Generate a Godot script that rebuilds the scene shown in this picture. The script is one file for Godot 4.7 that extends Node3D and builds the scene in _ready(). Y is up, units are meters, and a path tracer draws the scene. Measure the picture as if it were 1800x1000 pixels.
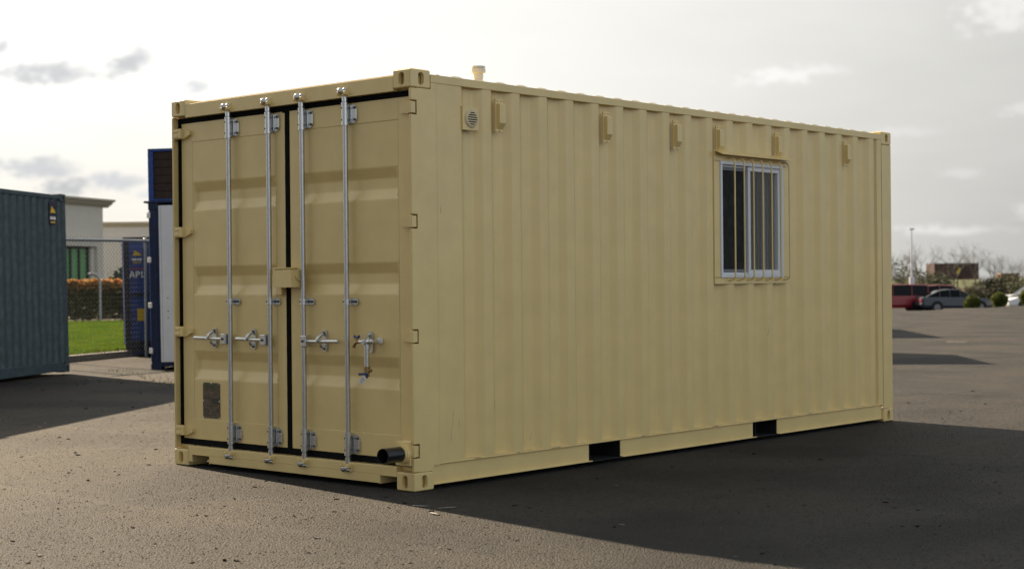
extends Node3D
# A beige site-office container in a yard, low sun behind and to the left.

var M := {}
var used := {}
var rng := RandomNumberGenerator.new()
var off := Vector3.ZERO          # subtracted from what part() commits, so that a thing's parts lie round its base
var wob := FastNoiseLite.new()
const SUN_AZ := -81.5            # degrees, from -Z towards +X
const SUN_EL := 28.0
const CAM := Vector3(6.7667, 1.2758, 6.6685)
const YAW := 41.754


# ------------------------------------------------------------------ mesh building
class MB:
	var v := PackedVector3Array()
	var n := PackedVector3Array()
	var c := PackedColorArray()
	var uv := PackedVector2Array()
	var col := Color.WHITE

	func tri(a: Vector3, b: Vector3, d: Vector3, na: Vector3, nb: Vector3, nd: Vector3) -> void:
		var g := (b - a).cross(d - a)
		if g.length_squared() < 1e-16:
			return
		if g.dot(na + nb + nd) < 0.0:
			v.append_array([a, b, d])
			n.append_array([na, nb, nd])
		else:
			v.append_array([a, d, b])
			n.append_array([na, nd, nb])
		c.append_array([col, col, col])

	func quad_n(a: Vector3, b: Vector3, d: Vector3, e: Vector3, na: Vector3, nb: Vector3, nd: Vector3, ne: Vector3) -> void:
		tri(a, b, d, na, nb, nd)
		tri(a, d, e, na, nd, ne)

	func quad(a: Vector3, b: Vector3, d: Vector3, e: Vector3, out: Vector3) -> void:
		var g := (b - a).cross(d - a)
		if g.length_squared() < 1e-14:
			g = (d - a).cross(e - a)
		g = g.normalized()
		if g.dot(out) < 0.0:
			g = -g
		quad_n(a, b, d, e, g, g, g, g)

	func box(at: Vector3, size: Vector3, b := Basis()) -> void:
		var h := size / 2.0
		for ax in 3:
			for s in [-1.0, 1.0]:
				var u := Vector3.ZERO
				var w := Vector3.ZERO
				var k := Vector3.ZERO
				k[ax] = s
				u[(ax + 1) % 3] = 1
				w[(ax + 2) % 3] = 1
				quad(at + b * ((k - u - w) * h), at + b * ((k + u - w) * h), at + b * ((k + u + w) * h), at + b * ((k - u + w) * h), b * k)

	func span(x0: float, x1: float, y0: float, y1: float, z0: float, z1: float, bevel := 0.0) -> void:
		var s := Vector3(absf(x1 - x0), absf(y1 - y0), absf(z1 - z0))
		var m := Vector3(x0 + x1, y0 + y1, z0 + z1) / 2.0
		if bevel > 0.0:
			rbox(m, s, bevel)
		else:
			box(m, s)

	# a box with softened edges; holes: key ax*2 + (1 for the + side) -> [half width along next axis, half width along the one after, depth]
	func rbox(at: Vector3, size: Vector3, bv: float, b := Basis(), holes := {}) -> void:
		var h := size / 2.0
		bv = minf(bv, minf(h.x, minf(h.y, h.z)) * 0.9)
		for ax in 3:
			var a1 := (ax + 1) % 3
			var a2 := (ax + 2) % 3
			for s in [-1.0, 1.0]:
				var k := Vector3.ZERO
				k[ax] = s
				var nn := b * k
				var p := func(i: float, j: float) -> Vector3:
					var q := Vector3.ZERO
					q[ax] = s * h[ax]
					q[a1] = i
					q[a2] = j
					return at + b * q
				var e1: float = h[a1] - bv
				var e2: float = h[a2] - bv
				var key: int = ax * 2 + (1 if s > 0 else 0)
				if holes.has(key):
					var ho: Array = holes[key]
					var deep := nn * float(ho[2])
					var ring := []
					var outer := []
					var angles := []
					for i in 32:
						angles.append(TAU * i / 32.0)
					var ca := atan2(e2, e1)
					for q in [ca, PI - ca, PI + ca, TAU - ca]:
						angles.append(q)
					angles.sort()
					for t in angles:
						var cx := cos(t)
						var sy := sin(t)
						# stadium shaped hole
						var r: float = minf(ho[0], ho[1])
						var ex: float = ho[0] - r
						var ey: float = ho[1] - r
						ring.append(Vector2(cx * r + signf(cx) * ex * (1.0 if absf(cx) > 0.01 else 0.0), sy * r + signf(sy) * ey * (1.0 if absf(sy) > 0.01 else 0.0)))
						var k2: float = minf(e1 / maxf(absf(cx), 1e-6), e2 / maxf(absf(sy), 1e-6))
						outer.append(Vector2(cx, sy) * k2)
					for i in ring.size():
						var j: int = (i + 1) % ring.size()
						quad(p.call(outer[i].x, outer[i].y), p.call(outer[j].x, outer[j].y), p.call(ring[j].x, ring[j].y), p.call(ring[i].x, ring[i].y), nn)
						var r0: Vector3 = p.call(ring[i].x, ring[i].y)
						var r1: Vector3 = p.call(ring[j].x, ring[j].y)
						var mid: Vector3 = p.call(0, 0)
						quad(r0, r1, r1 - deep, r0 - deep, mid - (r0 + r1) / 2.0)
				else:
					quad(p.call(-e1, -e2), p.call(e1, -e2), p.call(e1, e2), p.call(-e1, e2), nn)
		# edges
		for ax in 3:
			var a1 := (ax + 1) % 3
			var a2 := (ax + 2) % 3
			for s1 in [-1.0, 1.0]:
				for s2 in [-1.0, 1.0]:
					var n1 := Vector3.ZERO
					n1[a1] = s1
					var n2 := Vector3.ZERO
					n2[a2] = s2
					var q := []
					for e in [-1.0, 1.0]:
						var base := Vector3.ZERO
						base[ax] = e * (h[ax] - bv)
						var pa := base
						pa[a1] = s1 * h[a1]
						pa[a2] = s2 * (h[a2] - bv)
						var pb := base
						pb[a1] = s1 * (h[a1] - bv)
						pb[a2] = s2 * h[a2]
						q.append(at + b * pa)
						q.append(at + b * pb)
					quad_n(q[0], q[2], q[3], q[1], b * n1, b * n1, b * n2, b * n2)
		for sx in [-1.0, 1.0]:
			for sy in [-1.0, 1.0]:
				for sz in [-1.0, 1.0]:
					var s := Vector3(sx, sy, sz)
					var g := s * (h - Vector3.ONE * bv)
					tri(at + b * (g + Vector3(sx * bv, 0, 0)), at + b * (g + Vector3(0, sy * bv, 0)), at + b * (g + Vector3(0, 0, sz * bv)), b * Vector3(sx, 0, 0), b * Vector3(0, sy, 0), b * Vector3(0, 0, sz))

	func frame_of(d: Vector3) -> Array:
		var up := Vector3.UP if absf(d.y) < 0.9 else Vector3.RIGHT
		var x := d.cross(up).normalized()
		return [x, x.cross(d).normalized()]

	func cyl(p0: Vector3, p1: Vector3, r0: float, r1 := -1.0, seg := 16, caps := true) -> void:
		if r1 < 0.0:
			r1 = r0
		var d := (p1 - p0).normalized()
		var f := frame_of(d)
		for i in seg:
			var a := TAU * i / seg
			var b := TAU * (i + 1) / seg
			var na: Vector3 = f[0] * cos(a) + f[1] * sin(a)
			var nb: Vector3 = f[0] * cos(b) + f[1] * sin(b)
			quad_n(p0 + na * r0, p0 + nb * r0, p1 + nb * r1, p1 + na * r1, na, nb, nb, na)
			if caps:
				tri(p0, p0 + na * r0, p0 + nb * r0, -d, -d, -d)
				tri(p1, p1 + na * r1, p1 + nb * r1, d, d, d)

	func ring(p0: Vector3, p1: Vector3, r_in: float, r_out: float, seg := 28) -> void:   # a pipe with a bore
		var d := (p1 - p0).normalized()
		var f := frame_of(d)
		for i in seg:
			var a := TAU * i / seg
			var b := TAU * (i + 1) / seg
			var na: Vector3 = f[0] * cos(a) + f[1] * sin(a)
			var nb: Vector3 = f[0] * cos(b) + f[1] * sin(b)
			quad_n(p0 + na * r_out, p0 + nb * r_out, p1 + nb * r_out, p1 + na * r_out, na, nb, nb, na)
			quad_n(p0 + na * r_in, p0 + nb * r_in, p1 + nb * r_in, p1 + na * r_in, -na, -nb, -nb, -na)
			quad(p0 + na * r_in, p0 + nb * r_in, p0 + nb * r_out, p0 + na * r_out, -d)
			quad(p1 + na * r_in, p1 + nb * r_in, p1 + nb * r_out, p1 + na * r_out, d)

	func tube(pts: Array, r: float, seg := 10) -> void:
		var rings := []
		var fx := Vector3.ZERO
		for i in pts.size():
			var d: Vector3 = (pts[mini(i + 1, pts.size() - 1)] - pts[maxi(i - 1, 0)]).normalized()
			if i == 0:
				fx = frame_of(d)[0]
			fx = (fx - d * fx.dot(d)).normalized()
			var fy := fx.cross(d)
			var rr := []
			for k in seg:
				var a := TAU * k / seg
				rr.append(fx * cos(a) + fy * sin(a))
			rings.append(rr)
		for i in pts.size() - 1:
			for k in seg:
				var l := (k + 1) % seg
				var a: Vector3 = rings[i][k]
				var b: Vector3 = rings[i][l]
				var e: Vector3 = rings[i + 1][l]
				var g: Vector3 = rings[i + 1][k]
				quad_n(pts[i] + a * r, pts[i] + b * r, pts[i + 1] + e * r, pts[i + 1] + g * r, a, b, e, g)
		for e in [0, pts.size() - 1]:
			var out: Vector3 = (pts[e] - pts[1 if e == 0 else e - 1]).normalized()
			for k in seg:
				tri(pts[e], pts[e] + rings[e][k] * r, pts[e] + rings[e][(k + 1) % seg] * r, out, out, out)

	func lathe(prof: Array, at: Vector3, b := Basis(), seg := 24) -> void:   # prof: Vector2(radius, height) along local y
		for i in prof.size() - 1:
			var p: Vector2 = prof[i]
			var q: Vector2 = prof[i + 1]
			var sl := Vector2(q.y - p.y, p.x - q.x).normalized()
			for k in seg:
				var a := TAU * k / seg
				var e := TAU * (k + 1) / seg
				var da := Vector3(cos(a), 0, sin(a))
				var de := Vector3(cos(e), 0, sin(e))
				var na := b * (da * sl.x + Vector3.UP * sl.y)
				var ne := b * (de * sl.x + Vector3.UP * sl.y)
				quad_n(at + b * (da * p.x + Vector3.UP * p.y), at + b * (de * p.x + Vector3.UP * p.y), at + b * (de * q.x + Vector3.UP * q.y), at + b * (da * q.x + Vector3.UP * q.y), na, ne, ne, na)

	func ball(at: Vector3, r: Vector3, seg := 12) -> void:
		var rows := seg / 2
		for i in rows:
			for k in seg:
				var q := []
				for o in [[0, 0], [0, 1], [1, 1], [1, 0]]:
					var t: float = PI * (i + o[0]) / rows
					var a: float = TAU * (k + o[1]) / seg
					q.append(Vector3(sin(t) * cos(a), cos(t), sin(t) * sin(a)))
				quad_n(at + q[0] * r, at + q[1] * r, at + q[2] * r, at + q[3] * r, q[0], q[1], q[2], q[3])

	func prism(poly: PackedVector2Array, o: Vector3, u: Vector3, w: Vector3, d: Vector3) -> void:   # outline in the plane u, w, thickness d
		var idx := Geometry2D.triangulate_polygon(poly)
		var dn := d.normalized()
		for i in range(0, idx.size(), 3):
			var q := []
			for k in 3:
				var t := poly[idx[i + k]]
				q.append(o + u * t.x + w * t.y)
			tri(q[0], q[1], q[2], -dn, -dn, -dn)
			tri(q[0] + d, q[1] + d, q[2] + d, dn, dn, dn)
		var turn := 0.0
		for i in poly.size():
			turn += poly[i].cross(poly[(i + 1) % poly.size()])
		for i in poly.size():
			var a := poly[i]
			var b := poly[(i + 1) % poly.size()]
			var t := (b - a).normalized() * signf(turn)
			var out := u * t.y - w * t.x
			quad(o + u * a.x + w * a.y, o + u * b.x + w * b.y, o + u * b.x + w * b.y + d, o + u * a.x + w * a.y + d, out)

	func patch(o: Vector3, u: Vector3, w: Vector3, nn: Vector3, us: Array, ws: Array, f: Callable) -> void:   # a sheet raised by f along nn, smoothly shaded
		var pos := []
		var nor := []
		var e := 0.0015
		for j in ws.size():
			for i in us.size():
				var a: float = us[i]
				var b: float = ws[j]
				pos.append(o + u * a + w * b + nn * float(f.call(a, b)))
				var ga: float = (float(f.call(a + e, b)) - float(f.call(a - e, b))) / (2 * e)
				var gb: float = (float(f.call(a, b + e)) - float(f.call(a, b - e))) / (2 * e)
				nor.append((nn - u * ga - w * gb).normalized())
		var k := us.size()
		for j in ws.size() - 1:
			for i in k - 1:
				var p := j * k + i
				quad_n(pos[p], pos[p + 1], pos[p + k + 1], pos[p + k], nor[p], nor[p + 1], nor[p + k + 1], nor[p + k])

	func mesh(o := Vector3.ZERO) -> ArrayMesh:
		var m := ArrayMesh.new()
		if v.is_empty():
			return m
		var arr := []
		arr.resize(Mesh.ARRAY_MAX)
		if o != Vector3.ZERO:
			for i in v.size():
				v[i] -= o
		arr[Mesh.ARRAY_VERTEX] = v
		arr[Mesh.ARRAY_NORMAL] = n
		arr[Mesh.ARRAY_COLOR] = c
		if uv.size() == v.size():
			arr[Mesh.ARRAY_TEX_UV] = uv
		m.add_surface_from_arrays(Mesh.PRIMITIVE_TRIANGLES, arr)
		return m


# ------------------------------------------------------------------ naming and parenting
func numbered(called: String) -> String:
	if not used.has(called):
		used[called] = 0
		return called
	used[called] += 1
	return "%s_%03d" % [called, used[called]]


func tag(o: Node3D, label: String, category := "", group := "", kind := "") -> void:
	if label:
		o.set_meta("label", label)
	if category:
		o.set_meta("category", category)
	if group:
		o.set_meta("group", group)
	if kind:
		o.set_meta("kind", kind)


func thing(called: String, label: String, category: String, at := Vector3.ZERO, turn := 0.0, group := "") -> Node3D:
	var o := Node3D.new()
	o.name = numbered(called)
	add_child(o)
	o.position = at
	o.rotation.y = turn
	tag(o, label, category, group)
	return o


func part(mb: MB, called: String, mat: Material, parent: Node, label := "") -> MeshInstance3D:
	var o := MeshInstance3D.new()
	o.mesh = mb.mesh(off)
	o.material_override = mat
	o.name = called
	parent.add_child(o, true)
	if label:
		o.set_meta("label", label)
	return o


func single(mb: MB, called: String, mat: Material, label: String, category: String, at := Vector3.ZERO, turn := 0.0, group := "") -> MeshInstance3D:
	var o := MeshInstance3D.new()
	o.mesh = mb.mesh()
	o.material_override = mat
	o.name = numbered(called)
	add_child(o)
	o.position = at
	o.rotation.y = turn
	tag(o, label, category, group)
	return o


func ground_piece(mb: MB, called: String, mat: Material, kind := "structure", label := "") -> MeshInstance3D:
	var o := MeshInstance3D.new()
	o.mesh = mb.mesh()
	o.material_override = mat
	o.name = numbered(called)
	add_child(o)
	tag(o, label, "", "", kind)
	return o


# ------------------------------------------------------------------ materials
func lin(r: float, g: float, b: float) -> Color:
	return Color(r, g, b).linear_to_srgb()


func noise_tex(size: int, freq: float, lo: float, hi: float, sd: int, kind := FastNoiseLite.TYPE_SIMPLEX_SMOOTH, oct := 4) -> NoiseTexture2D:
	var nz := FastNoiseLite.new()
	nz.noise_type = kind
	nz.frequency = freq
	nz.seed = sd
	nz.fractal_octaves = oct
	if kind == FastNoiseLite.TYPE_CELLULAR:
		nz.cellular_return_type = FastNoiseLite.RETURN_CELL_VALUE
		nz.fractal_type = FastNoiseLite.FRACTAL_NONE
	var t := NoiseTexture2D.new()
	t.width = size
	t.height = size
	t.seamless = true
	t.noise = nz
	var g := Gradient.new()
	g.colors = PackedColorArray([Color(lo, lo, lo), Color(hi, hi, hi)])
	g.offsets = PackedFloat32Array([0.15, 0.85])
	t.color_ramp = g
	return t


func mat(called: String, c: Color, rough := 0.6, metal := 0.0) -> StandardMaterial3D:
	var m := StandardMaterial3D.new()
	m.resource_name = called
	m.albedo_color = c
	m.roughness = rough
	m.metallic = metal
	M[called] = m
	return m


func grain(m: StandardMaterial3D, t: Texture2D, scale: float, rough: Texture2D = null) -> StandardMaterial3D:
	m.albedo_texture = t
	m.uv1_triplanar = true
	m.uv1_world_triplanar = true
	m.uv1_scale = Vector3.ONE * scale
	if rough:
		m.roughness_texture = rough
		m.roughness_texture_channel = BaseMaterial3D.TEXTURE_CHANNEL_RED
	return m


func make_materials() -> void:
	var soft := noise_tex(512, 0.012, 0.965, 1.0, 3)
	var blotch := noise_tex(512, 0.02, 0.72, 1.0, 5)
	var rgh := noise_tex(512, 0.03, 0.8, 1.0, 8)
	var zinc := noise_tex(512, 0.02, 0.92, 1.0, 9)
	var paint := grain(mat("beige_paint", lin(0.82, 0.632, 0.272), 0.42), soft, 0.55, rgh)
	paint.metallic_specular = 0.5
	paint.clearcoat_enabled = true
	paint.clearcoat = 0.5
	paint.clearcoat_roughness = 0.22
	var peel := noise_tex(512, 0.09, 0.3, 0.7, 21)
	paint.heightmap_enabled = true
	paint.heightmap_texture = peel
	paint.heightmap_scale = 0.012
	grain(mat("galvanised", lin(0.57, 0.58, 0.585), 0.33, 0.92), zinc, 5.0, rgh)
	grain(mat("bright_zinc", lin(0.68, 0.69, 0.69), 0.27, 0.95), zinc, 7.0)
	mat("bolt", lin(0.16, 0.17, 0.19), 0.5, 0.7)
	mat("black_hole", lin(0.008, 0.008, 0.008), 0.9)
	grain(mat("rubber", lin(0.009, 0.0095, 0.011), 0.8), blotch, 2.0)
	M["rubber"].metallic_specular = 0.2
	mat("black_pipe", lin(0.010, 0.011, 0.014), 0.3)
	grain(mat("pocket_black_and_shade", lin(0.011, 0.011, 0.012), 0.8), blotch, 3.0)
	mat("vinyl_white", lin(0.74, 0.76, 0.80), 0.35)
	mat("vent_white", lin(0.68, 0.56, 0.34), 0.45)
	mat("screen_frame", lin(0.16, 0.175, 0.20), 0.45)
	mat("insect_screen", lin(0.022, 0.022, 0.021), 0.85)
	mat("blind", lin(0.17, 0.165, 0.12), 0.8)
	mat("blind_pale", lin(0.36, 0.365, 0.36), 0.7)
	var gl := mat("glass", Color(0.9, 0.95, 0.95, 0.06), 0.03)
	gl.metallic_specular = 0.35
	gl.transparency = BaseMaterial3D.TRANSPARENCY_ALPHA
	mat("brass", lin(0.34, 0.23, 0.11), 0.35, 0.85)
	mat("blue_paint", lin(0.012, 0.035, 0.16), 0.35)
	mat("white_paint", lin(0.72, 0.74, 0.76), 0.5)
	grain(mat("grey_container_paint", lin(0.046, 0.086, 0.116), 0.55), blotch, 0.7, rgh)
	grain(mat("navy_container_paint", lin(0.008, 0.022, 0.085), 0.5), blotch, 0.8, rgh)
	grain(mat("blue_container_paint", lin(0.02, 0.072, 0.33), 0.5), blotch, 0.9, rgh)
	grain(mat("dark_navy_paint", lin(0.006, 0.012, 0.035), 0.55), blotch, 0.9, rgh)
	grain(mat("brown_container_paint", lin(0.06, 0.016, 0.014), 0.65), blotch, 0.6, rgh)
	grain(mat("orange_paint", lin(0.26, 0.10, 0.05), 0.7), blotch, 0.6)
	grain(mat("white_panel", lin(0.66, 0.71, 0.80), 0.5), soft, 0.7)
	grain(mat("dark_board", lin(0.035, 0.018, 0.013), 0.7), noise_tex(512, 0.02, 0.6, 1.0, 31), 1.2)
	mat("yellow_print", lin(0.72, 0.47, 0.02), 0.5)
	mat("white_print", lin(0.8, 0.8, 0.82), 0.5)
	mat("red_print", lin(0.35, 0.04, 0.06), 0.5)
	mat("navy_print", lin(0.006, 0.010, 0.045), 0.45)
	grain(mat("stucco", lin(0.66, 0.62, 0.53), 0.9), soft, 0.4)
	grain(mat("stucco_pale", lin(0.66, 0.66, 0.64), 0.9), soft, 0.4)
	grain(mat("cornice_stone", lin(0.50, 0.45, 0.34), 0.85), soft, 0.5)
	mat("window_black", lin(0.01, 0.012, 0.014), 0.4)
	mat("green_reflection_glass", lin(0.13, 0.34, 0.13), 0.25)  # green reflection of trees and lawn put into the base colour
	grain(mat("concrete", lin(0.30, 0.285, 0.26), 0.85), blotch, 1.1)
	mat("fence_steel", lin(0.42, 0.43, 0.44), 0.45, 0.7)
	mat("fence_wire", lin(0.15, 0.155, 0.155), 0.6, 0.2)
	for k in ["leaf", "bark", "pebble", "grass_blade"]:
		var m := mat(k, Color.WHITE, 0.7)
		m.vertex_color_use_as_albedo = true
	M["leaf"].backlight_enabled = true
	M["leaf"].backlight = Color(0.75, 0.75, 0.75)
	M["grass_blade"].backlight_enabled = true
	M["grass_blade"].backlight = Color(0.9, 0.9, 0.9)
	M["pebble"].roughness = 0.9
	M["pebble"].metallic_specular = 0.2
	grain(mat("lawn", lin(0.06, 0.10, 0.010), 1.0), noise_tex(512, 0.03, 0.55, 1.0, 12), 0.7)
	M["lawn"].metallic_specular = 0.05
	grain(mat("grass_slope", lin(0.10, 0.135, 0.02), 1.0), noise_tex(512, 0.03, 0.5, 1.0, 13), 0.15)
	grain(mat("mulch", lin(0.07, 0.045, 0.028), 0.95), noise_tex(512, 0.06, 0.4, 1.0, 14), 1.3)
	mat("car_glass", lin(0.006, 0.008, 0.010), 0.1)
	M["car_glass"].metallic_specular = 0.25
	mat("tyre", lin(0.012, 0.012, 0.013), 0.8)
	mat("rim", lin(0.22, 0.225, 0.235), 0.5, 0.6)
	mat("lamp_white", lin(0.82, 0.82, 0.84), 0.12)
	mat("lamp_red", lin(0.45, 0.01, 0.015), 0.15)
	for a in [["car_maroon", 0.30, 0.008, 0.020], ["car_red", 0.26, 0.02, 0.025], ["car_slate", 0.022, 0.030, 0.048], ["car_white", 0.75, 0.76, 0.78], ["car_silver", 0.38, 0.40, 0.42], ["car_black", 0.02, 0.024, 0.03]]:
		var m := mat(a[0], lin(a[1], a[2], a[3]), 0.4)
		m.clearcoat_enabled = true
		m.clearcoat = 0.45
		m.clearcoat_roughness = 0.06
	# asphalt and gravel
	var g := mat("gravel_yard", lin(0.0535, 0.0565, 0.0610), 0.85)
	var st := noise_tex(2048, 0.105, 0.0, 1.0, 40, FastNoiseLite.TYPE_CELLULAR)
	var ramp := Gradient.new()
	ramp.offsets = PackedFloat32Array([0.0, 0.25, 0.5, 0.75, 0.9, 1.0])
	ramp.colors = PackedColorArray([Color(0.46, 0.46, 0.46), Color(0.64, 0.63, 0.62), Color(0.80, 0.76, 0.70), Color(0.92, 0.89, 0.84), Color(0.74, 0.77, 0.81), Color(0.95, 0.95, 0.94)])
	st.color_ramp = ramp
	g.albedo_texture = st
	g.uv1_triplanar = true
	g.uv1_world_triplanar = true
	g.uv1_scale = Vector3.ONE / 2.6
	g.heightmap_enabled = true
	g.heightmap_texture = noise_tex(2048, 0.075, 0.0, 1.0, 47, FastNoiseLite.TYPE_SIMPLEX_SMOOTH, 3)
	g.heightmap_scale = 1.0
	g.metallic_specular = 0.45
	g.detail_enabled = true
	g.detail_blend_mode = BaseMaterial3D.BLEND_MODE_MUL
	g.detail_uv_layer = BaseMaterial3D.DETAIL_UV_2
	var big := noise_tex(2048, 0.0045, 0.66, 1.0, 44, FastNoiseLite.TYPE_SIMPLEX_SMOOTH, 8)
	var gb := Gradient.new()
	gb.offsets = PackedFloat32Array([0.24, 0.44, 0.58, 0.78])
	gb.colors = PackedColorArray([Color(0.42, 0.43, 0.46), Color(0.72, 0.72, 0.73), Color(0.90, 0.87, 0.83), Color(1.0, 0.93, 0.83)])
	big.color_ramp = gb
	g.detail_albedo = big


# ------------------------------------------------------------------ sky
func ang(az: float, el: float) -> Vector3:
	var a := deg_to_rad(az)
	var e := deg_to_rad(el)
	return Vector3(sin(a) * cos(e), sin(e), -cos(a) * cos(e))


func make_sky() -> ImageTexture:
	const W := 3072
	const H := 1536
	var im := Image.create(W, H, false, Image.FORMAT_RGBF)
	im.fill(Color(0.10, 0.095, 0.085))
	var sun := ang(SUN_AZ, SUN_EL)
	var nz := FastNoiseLite.new()
	nz.noise_type = FastNoiseLite.TYPE_SIMPLEX_SMOOTH
	nz.seed = 77
	nz.frequency = 1.0
	nz.fractal_octaves = 5
	# clouds seen over the yard: azimuth, elevation, half width, half height (degrees), strength (- dark, + bright), tilt
	var clouds := [[-58.6, 7.5, 2.2, 0.42, -0.42, 0.05], [-55.5, 7.9, 1.0, 0.55, -0.42, 0.35], [-53.2, 7.2, 0.6, 0.2, -0.28, 0.0], [-59.9, 8.3, 0.4, 0.4, -0.4, 0.5], [-58.7, 4.15, 1.7, 0.45, -0.34, 0.0],
		[-57.7, 3.5, 1.1, 0.35, -0.40, 0.0], [-56.0, 3.75, 1.5, 0.28, -0.30, 0.0], [-54.6, 3.3, 0.8, 0.2, -0.2, 0.0], [-31.4, 7.4, 2.2, 0.34, 0.13, 0.03], [-26.2, 1.7, 2.6, 0.2, 0.17, 0.0],
		[-24.0, 9.3, 1.8, 0.75, 0.17, 0.1], [-23.3, 5.9, 1.1, 0.3, 0.10, 0.1], [-25.6, 3.75, 0.9, 0.16, 0.07, 0.0], [-23.2, 2.3, 0.8, 0.3, 0.12, 0.0], [-27.6, 5.2, 1.6, 0.2, 0.06, 0.0]]
	var y := 0
	while y < H / 2:
		var el0 := 90.0 - 180.0 * (y + 0.5) / H
		var fine_row := el0 < 14.5
		var step := 1 if fine_row else 4
		var x := 0
		while x < W:
			var az0 := fposmod(360.0 * (x + 0.5) / W + 180.0, 360.0) - 180.0
			var fine := fine_row and az0 > -64.0 and az0 < -18.0
			var sx := 1 if fine else 4
			var d := ang(az0, el0)
			var th := rad_to_deg(acos(clampf(d.dot(sun), -1, 1)))
			var q := th / 54.0
			var r := 0.30 + 0.985 * exp(-q * q * q) + 1.6 * exp(-th * th / 260.0)
			var away := smoothstep(92.0, 145.0, th)
			r += 0.74 * away
			r *= 1.0 + 0.29 * cos(deg_to_rad(az0 - 28.0)) * cos(deg_to_rad(el0))   # sky brightness raised to one side, to leave the door end darker
			var warm := exp(-th * th / 1700.0)
			var colr := Color(0.99 + 0.01 * warm, 0.985, 0.94 - 0.005 * warm)
			colr = colr.lerp(Color(0.86, 0.97, 1.10), smoothstep(62.0, 105.0, th) * (1.0 - 0.55 * away))
			var low := (1.0 - smoothstep(1.5, 9.0, el0)) * smoothstep(62.0, 40.0, th)
			if low > 0.0:
				r = lerpf(r, minf(r, 1.0), low)
				colr = colr.lerp(Color(1.0, 0.955, 0.865), low)
			r *= 1.0 - 0.13 * (1.0 - smoothstep(0.0, 7.0, el0)) * smoothstep(52.0, 64.0, th)
			# a thin sheet of cloud drawn out along the horizon
			var k := 1.0 / (d.y + 0.12)
			var f := nz.get_noise_3d(d.x * k * 1.1, 5.0, d.z * k * 1.1)
			var f2 := nz.get_noise_3d(d.x * k * 3.1, 9.0, d.z * k * 3.1)
			r *= 1.0 + 0.04 * f + 0.02 * f2
			if fine:
				var n1 := nz.get_noise_3d(az0 * 0.75, el0 * 2.0, 3.0)
				var n2 := nz.get_noise_3d(az0 * 2.2, el0 * 4.5, 8.0)
				for c in clouds:
					var dx: float = (az0 - c[0])
					if absf(dx) > c[2] * 2.2:
						continue
					var dy: float = (el0 - c[1]) - dx * c[5] + n1 * c[3] * 0.9
					dx += n2 * c[2] * 0.35
					var g: float = dx * dx / (c[2] * c[2]) + dy * dy / (c[3] * c[3])
					if g > 4.0:
						continue
					var cover := smoothstep(0.30, 0.95, exp(-g * 0.9) + n2 * 0.38 + n1 * 0.15)
					if c[4] < 0.0:
						r *= 1.0 + c[4] * cover
						colr = colr.lerp(Color(0.985, 1.0, 1.015), cover)
					else:
						r += c[4] * cover
						colr = colr.lerp(Color(1.01, 1.0, 0.97), cover)
			var out := Color(colr.r * r, colr.g * r, colr.b * r)
			if sx == 1:
				im.set_pixel(x, y, out)
			else:
				im.fill_rect(Rect2i(x, y, sx, step), out)
			x += sx
		y += step
	return ImageTexture.create_from_image(im)


# ------------------------------------------------------------------ terrain
func prof(r: float, o: float) -> float:
	var rc := 64.0 + 2.6 * clampf(o - 14.0, -3.0, 8.0)
	if r < rc:
		return 0.0
	var h := -0.9 * smoothstep(rc, rc + 13.0, r)
	if r > 116.0:
		h = lerpf(-0.9, 1.0, smoothstep(116.0, 245.0, r))
	return h


func gh(x: float, z: float) -> float:
	var dx := x - CAM.x
	var dz := z - CAM.z
	var r := sqrt(dx * dx + dz * dz)
	var az := rad_to_deg(atan2(dx, -dz))
	var o := fposmod(az + YAW + 180.0, 360.0) - 180.0
	var w := smoothstep(1.0, 9.0, o) * (1.0 - smoothstep(50.0, 80.0, o))
	return prof(r, o) * w


func make_ground() -> void:
	var radii := [0.0]
	var r := 2.0
	while r < 900.0:
		radii.append(r)
		r += 2.0 if r < 150.0 else r * 0.12
	radii.append(1400.0)
	var st := SurfaceTool.new()
	st.begin(Mesh.PRIMITIVE_TRIANGLES)
	var na := 180
	for i in radii.size():
		for k in na + 1:
			var a := deg_to_rad(360.0 * k / na)
			var p := Vector3(CAM.x + radii[i] * sin(a), 0, CAM.z - radii[i] * cos(a))
			p.y = gh(p.x, p.z)
			st.set_uv2(Vector2(p.x, p.z) / 23.0)
			st.set_normal(Vector3.UP)
			st.add_vertex(p)
	for i in radii.size() - 1:
		for k in na:
			var p := i * (na + 1) + k
			for t in [p, p + 1, p + na + 1, p + 1, p + na + 2, p + na + 1]:
				st.add_index(t)
	st.generate_normals()
	var m := st.commit()
	# make sure the sheet faces up
	var arr := m.surface_get_arrays(0)
	var nn: PackedVector3Array = arr[Mesh.ARRAY_NORMAL]
	if nn[400].y < 0.0:
		var idx: PackedInt32Array = arr[Mesh.ARRAY_INDEX]
		idx.reverse()
		arr[Mesh.ARRAY_INDEX] = idx
		for i in nn.size():
			nn[i] = -nn[i]
		arr[Mesh.ARRAY_NORMAL] = nn
		m = ArrayMesh.new()
		m.add_surface_from_arrays(Mesh.PRIMITIVE_TRIANGLES, arr)
	var o := MeshInstance3D.new()
	o.mesh = m
	o.material_override = M["gravel_yard"]
	o.name = "ground"
	add_child(o)
	tag(o, "", "", "", "structure")


func scatter(called: String, mesh: Mesh, material: Material, xf: Array, cols: Array) -> void:
	var mm := MultiMesh.new()
	mm.transform_format = MultiMesh.TRANSFORM_3D
	mm.use_colors = true
	mm.mesh = mesh
	mm.instance_count = xf.size()
	for i in xf.size():
		mm.set_instance_transform(i, xf[i])
		mm.set_instance_color(i, cols[i])
	var o := MultiMeshInstance3D.new()
	o.multimesh = mm
	o.material_override = material
	o.name = called
	add_child(o)
	tag(o, "", "", "", "stuff")


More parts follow.
